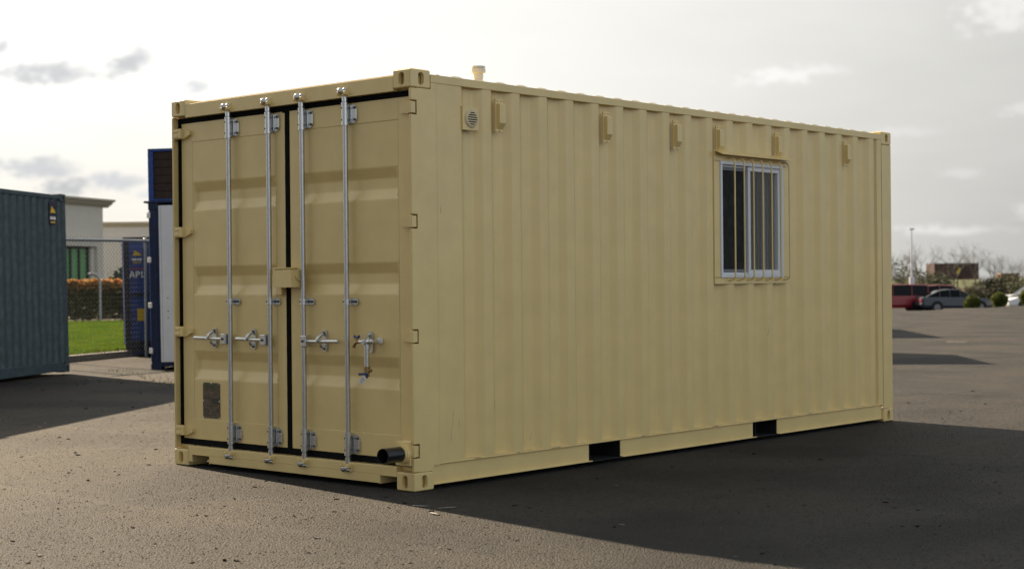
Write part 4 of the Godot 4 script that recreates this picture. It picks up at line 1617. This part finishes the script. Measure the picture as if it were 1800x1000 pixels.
func leaf(mb: MB, p: Vector3, s: float) -> void:
	var n := Vector3(rng.randf() - 0.5, rng.randf() - 0.25, rng.randf() - 0.5).normalized()
	var f := mb.frame_of(n)
	var a: Vector3 = f[0] * s
	var b: Vector3 = f[1] * s * 0.55
	mb.v.append_array([p - a, p - b, p + a, p - a, p + a, p + b])
	mb.n.append_array([n, n, n, n, n, n])
	for i in 6:
		mb.c.append(mb.col)


func bush(called: String, label: String, at: Vector3, r: Vector3, count: int, c: Color, s: float, group := "", cat := "bush") -> void:
	var o := thing(called, label, cat, at, 0.0, group)
	var mb := MB.new()
	for i in 5:
		var a := TAU * i / 5.0
		mb.cyl(Vector3(cos(a) * r.x * 0.1, -0.1, sin(a) * r.z * 0.1), Vector3(cos(a) * r.x * 0.4, r.y * 0.55, sin(a) * r.z * 0.4), 0.03 * r.y, 0.012 * r.y, 5)
	for i in mb.c.size():
		mb.c[i] = Color(0.06, 0.045, 0.03)
	part(mb, "stem", M["bark"], o)
	mb = MB.new()
	var nz := FastNoiseLite.new()
	nz.seed = int(absf(at.x * 13.0))
	nz.frequency = 1.3
	for i in count:
		var d := Vector3(rng.randfn(), rng.randfn(), rng.randfn()).normalized()
		var lump := 1.0 + 0.28 * nz.get_noise_3d(d.x * 2.0, d.y * 2.0, d.z * 2.0)
		var t := pow(rng.randf(), 0.25)
		var p := d * t * lump
		var q := Vector3(p.x * r.x, (p.y * 0.5 + 0.5) * r.y, p.z * r.z)
		mb.col = c * rng.randf_range(0.6, 1.5)
		if nz.get_noise_3d(p.x * 4.0, p.y * 4.0, p.z * 4.0) > 0.2:
			mb.col = c * rng.randf_range(1.1, 1.7)
		leaf(mb, q, s * rng.randf_range(0.7, 1.3))
	part(mb, "foliage", M["leaf"], o)


func make_fence() -> void:
	var a := Vector3(-16.23, 0, -7.72)
	var b := Vector3(-16.75, 0, -9.98)
	var d := (b - a).normalized()
	# along the kerb line as far as the navy container hides it
	var o := thing("chain_link_fence", "galvanised chain link fence with top rail between the slate and navy containers", "fence", a, atan2(-d.z, d.x))
	var L := a.distance_to(b) + 1.4
	var H := 2.06
	var mb := MB.new()
	mb.cyl(Vector3(-1.2, H, 0), Vector3(L, H + 0.03, 0), 0.026, -1, 12)
	part(mb, "top_rail", M["fence_steel"], o)
	for x in [-0.9, 0.02, 2.12]:
		mb = MB.new()
		mb.cyl(Vector3(x, 0, -0.03), Vector3(x, H + 0.05, -0.03), 0.030, -1, 12)
		mb.ball(Vector3(x, H + 0.05, -0.03), Vector3(0.036, 0.03, 0.036), 10)
		part(mb, "fence_post", M["fence_steel"], o)
	# woven wire: zigzag strands
	mb = MB.new()
	var p := 0.080
	var n := int((L + 1.2) / p)
	for i in n:
		var x := -1.2 + i * p
		var rows := int((H + 0.05) / p)
		for k in rows * 2:
			var y0 := 0.03 + k * p / 2
			var s := 1.0 if k % 2 == 0 else -1.0
			var q0 := Vector3(x - s * p / 2 * 0.98, y0, 0.004 * s)
			var q1 := Vector3(x + s * p / 2 * 0.98, y0 + p / 2, -0.004 * s)
			mb.cyl(q0, q1, 0.0036, -1, 4, false)
		mb.cyl(Vector3(x, H + 0.02, 0), Vector3(x + 0.012, H + 0.085, 0), 0.0026, -1, 3, false)
	var w := part(mb, "wire_mesh", M["fence_wire"], o)
	w.set_meta("kind", "stuff")


func make_building() -> void:
	# beige stucco building; local x runs along the front (away to the right), local z out of it
	var o := thing("beige_building", "pale beige stucco building with moulded cornice and window with a painted green reflection", "building", Vector3(-55.3, 0, -34.44), atan2(0.917, -0.399))
	var mb := MB.new()
	var x0 := -24.0
	var wx0 := -4.45
	var wx1 := -1.02
	mb.span(x0, wx0, 0, 4.92, -0.4, 0.0)
	mb.span(wx1, 0.0, 0, 4.92, -0.4, 0.0)
	mb.span(wx0, wx1, 3.08, 4.92, -0.4, 0.0)
	mb.span(wx0, wx1, 0, 0.55, -0.4, 0.0)
	mb.span(x0, 0.0, 0, 4.92, -14.0, -13.6)
	mb.span(-0.4, 0.0, 0, 4.92, -13.6, -0.4)
	mb.span(x0, x0 + 0.4, 0, 4.92, -13.6, -0.4)
	var w := part(mb, "wall", M["stucco"], o)
	mb = MB.new()
	mb.span(x0 + 0.3, -0.3, 4.6, 4.8, -13.7, -0.3)
	part(mb, "roof", M["stucco"], o)
	mb = MB.new()
	var pr := PackedVector2Array([Vector2(-0.2, 4.92), Vector2(0.03, 4.92), Vector2(0.10, 5.0), Vector2(0.20, 5.03), Vector2(0.30, 5.16), Vector2(0.42, 5.19), Vector2(0.42, 5.28), Vector2(-0.2, 5.30)])
	mb.prism(pr, Vector3(x0, 0, 0), Vector3(0, 0, 1), Vector3(0, 1, 0), Vector3(-x0 + 0.42, 0, 0))
	mb.span(-0.2, 0.42, 4.95, 5.27, -14.2, -0.2)
	part(mb, "cornice", M["cornice_stone"], o)
	mb = MB.new()
	mb.span(-6.0, -0.72, 3.08, 3.46, 0.002, 0.20, 0.03)
	mb.span(-6.1, -0.66, 3.38, 3.50, 0.004, 0.30, 0.02)
	part(mb, "window_canopy", M["stucco"], o)
	mb = MB.new()
	mb.span(-0.72, -0.44, 0.0, 3.08, 0.002, 0.16, 0.02)
	part(mb, "pilaster", M["stucco"], o)
	mb = MB.new()
	mb.span(wx0, wx1, 0.55, 0.62, -0.24, -0.10)
	mb.span(wx0, wx1, 3.0, 3.08, -0.24, -0.10)
	var n := 5
	for k in n + 1:
		var x := lerpf(wx0 + 0.04, wx1 - 0.05, float(k) / n)
		mb.span(x - 0.05, x + 0.05, 0.62, 3.0, -0.24, -0.10)
	mb.span(wx0, wx1, 1.42, 1.47, -0.22, -0.12)
	var win := part(mb, "window", M["window_black"], o)
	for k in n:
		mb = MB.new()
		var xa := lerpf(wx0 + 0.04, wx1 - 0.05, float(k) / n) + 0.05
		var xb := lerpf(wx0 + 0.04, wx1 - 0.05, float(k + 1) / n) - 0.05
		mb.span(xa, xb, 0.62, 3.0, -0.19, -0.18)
		part(mb, "window_pane", M["green_reflection_glass"], win)
	mb = MB.new()
	mb.rbox(Vector3(0.22, 2.90, -0.5), Vector3(0.34, 0.16, 0.2), 0.03)
	mb.prism(PackedVector2Array([Vector2(0.05, 2.82), Vector2(0.30, 2.82), Vector2(0.2, 2.60), Vector2(0.08, 2.66)]), Vector3(0, 0, -0.6), Vector3(1, 0, 0), Vector3(0, 1, 0), Vector3(0, 0, 0.2))
	part(mb, "wall_lamp", M["cornice_stone"], w)
	# paler wing farther back
	o = thing("pale_building", "pale grey flat roofed building behind the beige one", "building", Vector3(-63.0, 0, -41.0), deg_to_rad(YAW))
	mb = MB.new()
	mb.span(-6.0, 8.0, 0, 4.40, -12.0, 0.0)
	part(mb, "wall", M["stucco_pale"], o)
	mb = MB.new()
	mb.span(-6.0, 8.2, 4.40, 4.52, -12.0, 0.10, 0.02)
	mb.span(-6.0, 8.3, 4.52, 4.66, -12.0, 0.22, 0.02)
	part(mb, "cornice", M["cornice_stone"], o)
	# a slim conifer behind the beige container; only its tip shows over the header
	var t := thing("slim_conifer", "green tip of a slim conifer showing over the beige container's door header", "tree", Vector3(-23.4, 0, -22.2))
	mb = MB.new()
	mb.cyl(Vector3(0, -0.1, 0), Vector3(0, 6.2, 0), 0.12, 0.02, 8)
	for i in mb.c.size():
		mb.c[i] = Color(0.06, 0.045, 0.03)
	part(mb, "trunk", M["bark"], t)
	mb = MB.new()
	for i in 2600:
		var y := 0.8 + 5.95 * rng.randf()
		var rad := 0.75 * (1.0 - y / 7.0) * sqrt(rng.randf()) + 0.03
		var a := rng.randf() * TAU
		mb.col = Color(0.05, 0.085, 0.02) * rng.randf_range(0.6, 1.4)
		leaf(mb, Vector3(cos(a) * rad, y, sin(a) * rad), 0.07)
	part(mb, "crown", M["leaf"], t)


# ------------------------------------------------------------------ right background
# local +x is forward; stations: x, y sill, y belt, half width at the sill, at the belt
func make_car(called: String, label: String, at: Vector3, turn: float, paint: Material, lower: Array, upper: Array, wheels: Array, wr: float, cat := "car") -> Node3D:
	var o := thing(called, label, cat, at, turn)
	var mb := MB.new()
	var ring_at := func(s: Array) -> Array:
		return [Vector3(s[0], s[1], -s[3] * 0.94), Vector3(s[0], lerpf(s[1], s[2], 0.25), -s[3]), Vector3(s[0], lerpf(s[1], s[2], 0.75), -lerpf(s[3], s[4], 0.5) * 1.0), Vector3(s[0], s[2], -s[4]),
			Vector3(s[0], s[2] + 0.02, 0), Vector3(s[0], s[2], s[4]), Vector3(s[0], lerpf(s[1], s[2], 0.75), lerpf(s[3], s[4], 0.5)), Vector3(s[0], lerpf(s[1], s[2], 0.25), s[3]), Vector3(s[0], s[1], s[3] * 0.94)]
	loft(mb, lower, ring_at)
	var body := part(mb, "body", paint, o)
	# glasshouse: x, belt y, roof y, half width at belt, half width at roof
	mb = MB.new()
	var ring_up := func(s: Array) -> Array:
		return [Vector3(s[0], s[1], -s[3]), Vector3(s[0], s[2] - 0.02, -s[4]), Vector3(s[0], s[2] - 0.005, -s[4] * 0.8), Vector3(s[0], s[2] - 0.005, s[4] * 0.8), Vector3(s[0], s[2] - 0.02, s[4]), Vector3(s[0], s[1], s[3])]
	loft(mb, upper, ring_up)
	part(mb, "windows", M["car_glass"], o)
	mb = MB.new()         # roof skin and pillars, set on the glass
	for i in upper.size() - 1:
		var s: Array = upper[i]
		var e: Array = upper[i + 1]
		if s[2] - s[1] > 0.2 and e[2] - e[1] > 0.2:
			mb.quad(Vector3(s[0], s[2] + 0.012, -s[4] * 0.8), Vector3(e[0], e[2] + 0.012, -e[4] * 0.8), Vector3(e[0], e[2] + 0.012, e[4] * 0.8), Vector3(s[0], s[2] + 0.012, s[4] * 0.8), Vector3.UP)
		for sd in [-1.0, 1.0]:
			var q := [Vector3(s[0], s[2] + 0.012, sd * s[4] * 0.8), Vector3(e[0], e[2] + 0.012, sd * e[4] * 0.8), Vector3(e[0], e[2] - 0.045, sd * (e[4] + 0.012)), Vector3(s[0], s[2] - 0.045, sd * (s[4] + 0.012))]
			mb.quad(q[0], q[1], q[2], q[3], Vector3(0, 0.7, sd))
	for i in range(1, upper.size() - 1):
		var s: Array = upper[i]
		for sd in [-1.0, 1.0]:
			mb.tube([Vector3(s[0], s[1], sd * (s[3] + 0.006)), Vector3(s[0], s[2] - 0.02, sd * (s[4] + 0.006))], 0.028, 6)
	part(mb, "roof", paint, o)
	for x in wheels:
		for sd in [-1.0, 1.0]:
			mb = MB.new()
			var zc: float = sd * (float(lower[2][3]) - 0.09)
			mb.cyl(Vector3(x, wr, zc - 0.11), Vector3(x, wr, zc + 0.11), wr, -1, 20)
			var wv := part(mb, "wheel", M["tyre"], o)
			mb = MB.new()
			mb.cyl(Vector3(x, wr, zc + sd * 0.10), Vector3(x, wr, zc + sd * 0.118), wr * 0.66, wr * 0.6, 16)
			part(mb, "rim", M["rim"], wv)
			mb = MB.new()
			mb.cyl(Vector3(x, wr + 0.02, zc - 0.12), Vector3(x, wr + 0.02, zc + sd * 0.10), wr * 1.16, -1, 20)
			part(mb, "wheel_arch", M["tyre"], body)
	var f: Array = lower[lower.size() - 1]
	var r: Array = lower[0]
	for sd in [-1.0, 1.0]:
		mb = MB.new()
		mb.rbox(Vector3(f[0] - 0.05, lerpf(f[1], f[2], 0.72), sd * f[3] * 0.75), Vector3(0.16, 0.13, 0.34), 0.04)
		part(mb, "headlight", M["lamp_white"], o)
		mb = MB.new()
		mb.rbox(Vector3(r[0] + 0.06, lerpf(r[1], r[2], 0.72), sd * r[3] * 0.82), Vector3(0.22, 0.18, 0.26), 0.05)
		part(mb, "tail_light", M["lamp_red"], o)
	for e in [[f, -0.02], [r, 0.02]]:
		mb = MB.new()
		mb.rbox(Vector3(e[0][0] + e[1], e[0][1] + 0.10, 0), Vector3(0.14, 0.18, e[0][3] * 1.8), 0.05)
		part(mb, "bumper", paint, o)
	return o


func loft(mb: MB, st: Array, ring_of: Callable) -> void:
	var rings := []
	for s in st:
		rings.append(ring_of.call(s))
	for i in rings.size() - 1:
		var a: Array = rings[i]
		var b: Array = rings[i + 1]
		var c := Vector3.ZERO
		for p in a:
			c += p / (a.size() * 2.0)
		for p in b:
			c += p / (b.size() * 2.0)
		for k in a.size():
			var l: int = (k + 1) % a.size()
			mb.quad(a[k], b[k], b[l], a[l], (a[k] + b[l]) / 2.0 - c)
	for e in [0, rings.size() - 1]:
		var a: Array = rings[e]
		var c := Vector3.ZERO
		for p in a:
			c += p / a.size()
		var out := Vector3(-1 if e == 0 else 1, 0, 0)
		for k in a.size():
			mb.tri(c, a[k], a[(k + 1) % a.size()], out, out, out)


func branch(mb: MB, p: Vector3, d: Vector3, len: float, r: float, depth: int, spread: float) -> void:
	var q := p + d * len
	mb.cyl(p, q, r, r * 0.62, 5 if depth > 2 else 3, false)
	if depth == 0:
		return
	var n := 3 if depth > 1 else 4
	for i in n:
		var t := 1.0 if i == 0 else rng.randf_range(0.45, 1.0)
		var e := (d + Vector3(rng.randfn(0, spread), rng.randfn(0.12, spread * 0.5), rng.randfn(0, spread))).normalized()
		branch(mb, p + d * len * t, e, len * rng.randf_range(0.6, 0.85), r * (0.62 if i == 0 else 0.45), depth - 1, spread)


func bare_tree(called: String, label: String, at: Vector3, h: float, c: Color, spread := 0.42, thick := 0.016) -> void:
	var o := thing(called, label, "tree", at, 0.0, "bare trees beyond the car park")
	var mb := MB.new()
	var r := h * thick
	mb.cyl(Vector3(0, -0.3, 0), Vector3(0, h * 0.28, 0), r * 1.25, r, 8, false)
	for i in mb.c.size():
		mb.c[i] = c * 0.8
	part(mb, "trunk", M["bark"], o)
	mb = MB.new()
	mb.col = c
	for k in 4:
		var a := TAU * (k + rng.randf()) / 4.0
		branch(mb, Vector3(0, h * (0.18 + 0.03 * k), 0), Vector3(cos(a) * 0.55, 1.0, sin(a) * 0.55).normalized(), h * 0.24, r * 0.7, 5, spread)
	part(mb, "crown", M["bark"], o)


func on_ground(x: float, z: float, up := 0.0) -> Vector3:
	return Vector3(x, gh(x, z) + up, z)


func make_right() -> void:
	# grassy rise beyond the car park
	var mb := MB.new()
	var last := []
	for i in 24:
		var r := 119.0 + i * 8.0
		var row := []
		for k in 25:
			var a := deg_to_rad(-YAW + 9.0 + k * 0.8)
			var p := Vector3(CAM.x + r * sin(a), 0, CAM.z - r * cos(a))
			p.y = gh(p.x, p.z) + 0.05
			row.append(p)
		if i > 0:
			for k in 24:
				mb.quad(last[k], last[k + 1], row[k + 1], row[k], Vector3.UP)
		last = row
	ground_piece(mb, "grass_rise", M["grass_slope"])
	var Y := deg_to_rad(YAW)
	# cars, broadside to the view
	var suv_l := [[-2.45, 0.42, 0.95, 0.86, 0.86], [-2.30, 0.32, 1.05, 0.93, 0.92], [-1.2, 0.28, 1.06, 0.95, 0.93], [1.0, 0.28, 1.06, 0.95, 0.93], [2.1, 0.30, 1.02, 0.94, 0.90], [2.45, 0.40, 0.92, 0.84, 0.80]]
	var suv_u := [[-2.40, 1.04, 1.06, 0.86, 0.80], [-2.15, 1.04, 1.76, 0.90, 0.74], [-1.1, 1.05, 1.80, 0.91, 0.74], [0.15, 1.05, 1.80, 0.91, 0.74], [0.75, 1.05, 1.76, 0.91, 0.73], [1.45, 1.05, 1.08, 0.90, 0.80]]
	make_car("maroon_suv", "dark red long roofed car with black windows, nearest the beige container's far corner", on_ground(-42.6, -86.1), Y + PI, M["car_maroon"], suv_l, suv_u, [-1.45, 1.45], 0.37, "car")
	var sed_l := [[-2.32, 0.42, 0.88, 0.80, 0.78], [-2.15, 0.30, 0.98, 0.88, 0.84], [-1.2, 0.25, 0.98, 0.90, 0.86], [0.6, 0.25, 0.95, 0.90, 0.86], [1.8, 0.27, 0.86, 0.88, 0.80], [2.32, 0.36, 0.70, 0.76, 0.70]]
	var sed_u := [[-2.05, 0.96, 0.98, 0.80, 0.72], [-1.15, 0.97, 1.40, 0.82, 0.62], [-0.5, 0.97, 1.47, 0.83, 0.62], [0.15, 0.96, 1.45, 0.83, 0.62], [1.15, 0.94, 0.97, 0.82, 0.72]]
	make_car("slate_sedan", "slate blue saloon car parked in front of the red cars", on_ground(-38.6, -86.9), Y, M["car_slate"], sed_l, sed_u, [-1.35, 1.42], 0.33)
	var hat_l := [[-2.0, 0.42, 0.95, 0.80, 0.80], [-1.9, 0.30, 1.02, 0.86, 0.84], [-1.0, 0.27, 1.02, 0.88, 0.86], [0.8, 0.27, 1.0, 0.88, 0.86], [1.6, 0.29, 0.94, 0.86, 0.80], [2.0, 0.38, 0.78, 0.76, 0.70]]
	var hat_u := [[-1.98, 1.0, 1.04, 0.80, 0.74], [-1.75, 1.0, 1.62, 0.82, 0.66], [-0.6, 1.0, 1.68, 0.83, 0.66], [0.25, 1.0, 1.64, 0.83, 0.66], [1.2, 0.98, 1.02, 0.82, 0.74]]
	make_car("red_hatchback", "bright red hatchback showing above the slate blue saloon", on_ground(-40.9, -90.4, 0.06), Y, M["car_red"], hat_l, hat_u, [-1.25, 1.3], 0.33)
	make_car("white_sedan", "white car with dark windows cut off by the right edge", on_ground(-33.57, -88.68, 0.05), Y + PI, M["car_white"], sed_l, sed_u, [-1.35, 1.42], 0.33)
	make_car("silver_car", "silver car parked behind the white car at the right edge", on_ground(-36.67, -94.63, 0.08), Y + PI, M["car_silver"], hat_l, hat_u, [-1.25, 1.3], 0.33)
	var jeep := make_car("black_jeep", "black off-road car with a spare wheel on its back, between the round shrubs", on_ground(-49.5, -116.0, 0.25), Y + PI / 2 - 0.12, M["car_black"], suv_l, suv_u, [-1.45, 1.45], 0.40, "car")
	mb = MB.new()
	mb.cyl(Vector3(-2.60, 1.05, 0.1), Vector3(-2.42, 1.05, 0.1), 0.38, -1, 20)
	part(mb, "spare_wheel", M["tyre"], jeep)
	# round clipped shrubs on the edge of the yard
	var sh := [[-25.3, -61.3, 0.37, 0.78], [-24.3, -62.0, 0.37, 0.70], [-23.35, -62.9, 0.36, 0.78]]
	var names := ["round clipped green shrub in front of the slate blue saloon car", "round clipped green shrub between the slate blue saloon and the white car", "round clipped green shrub at the right edge in front of the white car"]
	for k in 3:
		var q: Array = sh[k]
		bush("round_shrub", names[k], on_ground(q[0], q[1], -0.02), Vector3(q[2], q[3], q[2]), 3000, Color(0.075, 0.095, 0.012), 0.045, "round shrubs along the edge of the yard", "shrub")
	# light mast
	mb = MB.new()
	mb.cyl(Vector3(0, 0, 0), Vector3(0, 2.3, 0), 0.20, 0.18, 14)
	mb.cyl(Vector3(0, 2.3, 0), Vector3(0, 5.5, 0), 0.06, 0.04, 12)
	var pole := thing("light_mast", "tall thin light mast with a thick pale foot above the red cars", "lamp post", on_ground(-43.47, -90.57))
	part(mb, "pole", M["white_panel"], pole)
	mb = MB.new()
	mb.rbox(Vector3(0, 5.55, 0), Vector3(0.36, 0.10, 0.2), 0.03, Basis(Vector3.UP, Y))
	part(mb, "lamp_head", M["fence_steel"], pole)
	mb = MB.new()
	mb.cyl(Vector3(0, 0, 0), Vector3(0, 2.1, 0), 0.16, 0.15, 12)
	mb.cyl(Vector3(0, 2.1, 0), Vector3(0, 3.0, 0), 0.05, 0.05, 10)
	single(mb, "pale_post", M["blue_container_paint"], "thick blue post at the right edge beyond the cars", "post", on_ground(-38.0, -100.6))
	# brown container and a rust coloured shed on the rise
	var br := yard_box("brown_container", "dark brown container with a yellow mark, behind bare trees on the rise", "shipping container", on_ground(-102.3, -217.7) + Vector3(0, -0.05, 0), Y + PI / 2 + 0.25, 7.6, 2.5, 2.65, M["brown_container_paint"], 0.36)
	br.position += Vector3(cos(Y + 0.25), 0, -sin(Y + 0.25)) * 3.8
	mb = MB.new()
	mb.prism(PackedVector2Array([Vector2(-0.4, -0.4), Vector2(0.1, -0.5), Vector2(0.5, 0.3), Vector2(0.3, 0.5), Vector2(-0.1, 0.1)]), Vector3(-1.262, 1.45, -3.6), Vector3(0, 0, 1), Vector3(0, 1, 0), Vector3(-0.02, 0, 0))
	part(mb, "yellow_mark", M["yellow_print"], br)
	var sd := thing("rust_shed", "low rust coloured shed behind the trees at the right edge", "shed", on_ground(-78.6, -185.2), Y)
	mb = MB.new()
	mb.span(-1.1, 1.1, 0, 1.0, -2.0, 0.0)
	part(mb, "wall", M["orange_paint"], sd)
	mb = MB.new()
	mb.prism(PackedVector2Array([Vector2(-1.2, 1.0), Vector2(1.2, 1.0), Vector2(1.1, 1.2), Vector2(-1.1, 1.2)]), Vector3(0, 0, -2.1), Vector3(1, 0, 0), Vector3(0, 1, 0), Vector3(0, 0, 2.2))
	part(mb, "roof", M["orange_paint"], sd)
	# bare winter trees and scrub: pixel column of the view turned to a bearing, distance, height
	var trees := [[14.0, 150, 6.0, "leftmost bare tree, close by the beige container's far edge"], [14.75, 158, 6.6, "bare tree just right of the light mast"], [15.35, 150, 4.4, "low bare tree left of the brown container"], [16.0, 175, 6.6, "tall bare tree rising over the left end of the brown container"],
		[16.6, 180, 6.0, "tall bare tree rising over the right end of the brown container"], [16.35, 140, 3.0, "low brown bare tree in front of the brown container's middle"], [17.35, 150, 5.4, "bare forked tree behind the black off-road car"], [17.75, 150, 4.6, "thin bare tree left of the rust coloured shed"], [18.2, 140, 4.6, "bare tree nearest the right edge"]]
	for t in trees:
		var a := deg_to_rad(-YAW + t[0])
		var x: float = CAM.x + t[1] * sin(a)
		var z: float = CAM.z - t[1] * cos(a)
		bare_tree("bare_tree", t[3], on_ground(x, z), t[2] * 0.86, Color(0.06, 0.052, 0.042) if t[2] > 3.5 else Color(0.08, 0.045, 0.03), 0.5, 0.0125)
	var scrub := [[13.7, 128, 2.6, 3.7, "dark scrub bush right behind the beige container's far edge"], [14.6, 132, 2.2, 3.0, "dark scrub bush behind the foot of the light mast"], [15.3, 135, 1.7, 2.6, "dark scrub bush left of the brown container's foot"], [16.3, 138, 2.2, 1.3, "brownish scrub bush below the brown container"], [17.0, 134, 1.7, 2.0, "dark scrub bush right of the brown container"],
		[17.7, 132, 2.2, 2.5, "dark scrub bush behind the black off-road car"], [18.4, 130, 1.8, 1.8, "dark scrub bush at the right edge beyond the silver car"]]
	for s in scrub:
		var a := deg_to_rad(-YAW + s[0])
		bush("scrub_bush", s[4], on_ground(CAM.x + s[1] * sin(a), CAM.z - s[1] * cos(a), -0.1), Vector3(s[2], s[3], s[2] * 0.8), 2600, Color(0.045, 0.05, 0.028) if not s[4].begins_with("brown") else Color(0.075, 0.045, 0.03), 0.085, "scrub bushes beyond the car park")


func make_scraps() -> void:
	for k in 3:
		var p: Vector3 = [Vector3(0.45, 0.004, 0.40), Vector3(0.62, 0.004, 0.36), Vector3(0.72, 0.004, 0.56)][k]
		var mb := MB.new()
		mb.prism(PackedVector2Array([Vector2(-0.05, -0.008), Vector2(0.0, -0.014), Vector2(0.06, 0.0), Vector2(0.01, 0.012), Vector2(-0.04, 0.008)]), Vector3.ZERO, Vector3.RIGHT, Vector3.BACK, Vector3.UP * 0.003)
		single(mb, "paper_scrap", M["concrete"], ["pale scrap lying in the shade nearest the beige container's corner", "pale scrap lying between the two other scraps by the container", "pale scrap lying on the edge of the shade by the container's corner"][k], "scrap", p, [0.4, 1.1, -0.3][k], "scraps on the ground by the container")


func _ready() -> void:
	rng.seed = 20
	wob.seed = 5
	wob.frequency = 0.03
	# camera
	var cam := Camera3D.new()
	cam.name = "camera"
	add_child(cam)
	cam.position = CAM
	cam.rotation = Vector3(-0.0013378, 0.728744, -0.0094547)
	var at := CameraAttributesPhysical.new()
	at.frustum_focal_length = 65.66
	at.frustum_focus_distance = 10.2
	at.frustum_near = 0.05
	at.frustum_far = 2500.0
	at.exposure_aperture = 4.0
	cam.attributes = at
	cam.fov = 20.714
	cam.far = 2500.0
	# sky and sun
	make_materials()
	var sky := Sky.new()
	var sm := PanoramaSkyMaterial.new()
	sm.panorama = make_sky()
	sm.energy_multiplier = 0.40
	sky.sky_material = sm
	var env := Environment.new()
	env.background_mode = Environment.BG_SKY
	env.sky = sky
	env.tonemap_mode = Environment.TONE_MAPPER_LINEAR
	env.tonemap_exposure = 2.5
	env.sdfgi_enabled = true
	env.ssao_enabled = true
	env.ssil_enabled = true
	var we := WorldEnvironment.new()
	we.name = "environment"
	we.environment = env
	add_child(we)
	var sun := DirectionalLight3D.new()
	sun.name = "sun"
	sun.light_energy = 1.6
	sun.light_color = Color(1.0, 0.90, 0.76)
	sun.light_angular_distance = 0.5
	sun.shadow_enabled = true
	add_child(sun)
	sun.look_at_from_position(Vector3.ZERO, -ang(SUN_AZ, SUN_EL))
	# setting, then things
	make_ground()
	make_pebbles()
	make_office()
	make_yard()
	make_left()
	make_right()
	make_scraps()
	var line := MB.new()
	line.quad(Vector3(-7.51, 0.004, -22.40), Vector3(-7.18, 0.004, -22.62), Vector3(-7.12, 0.004, -22.46), Vector3(-7.44, 0.004, -22.24), Vector3.UP)
	ground_piece(line, "painted_line", M["concrete"])
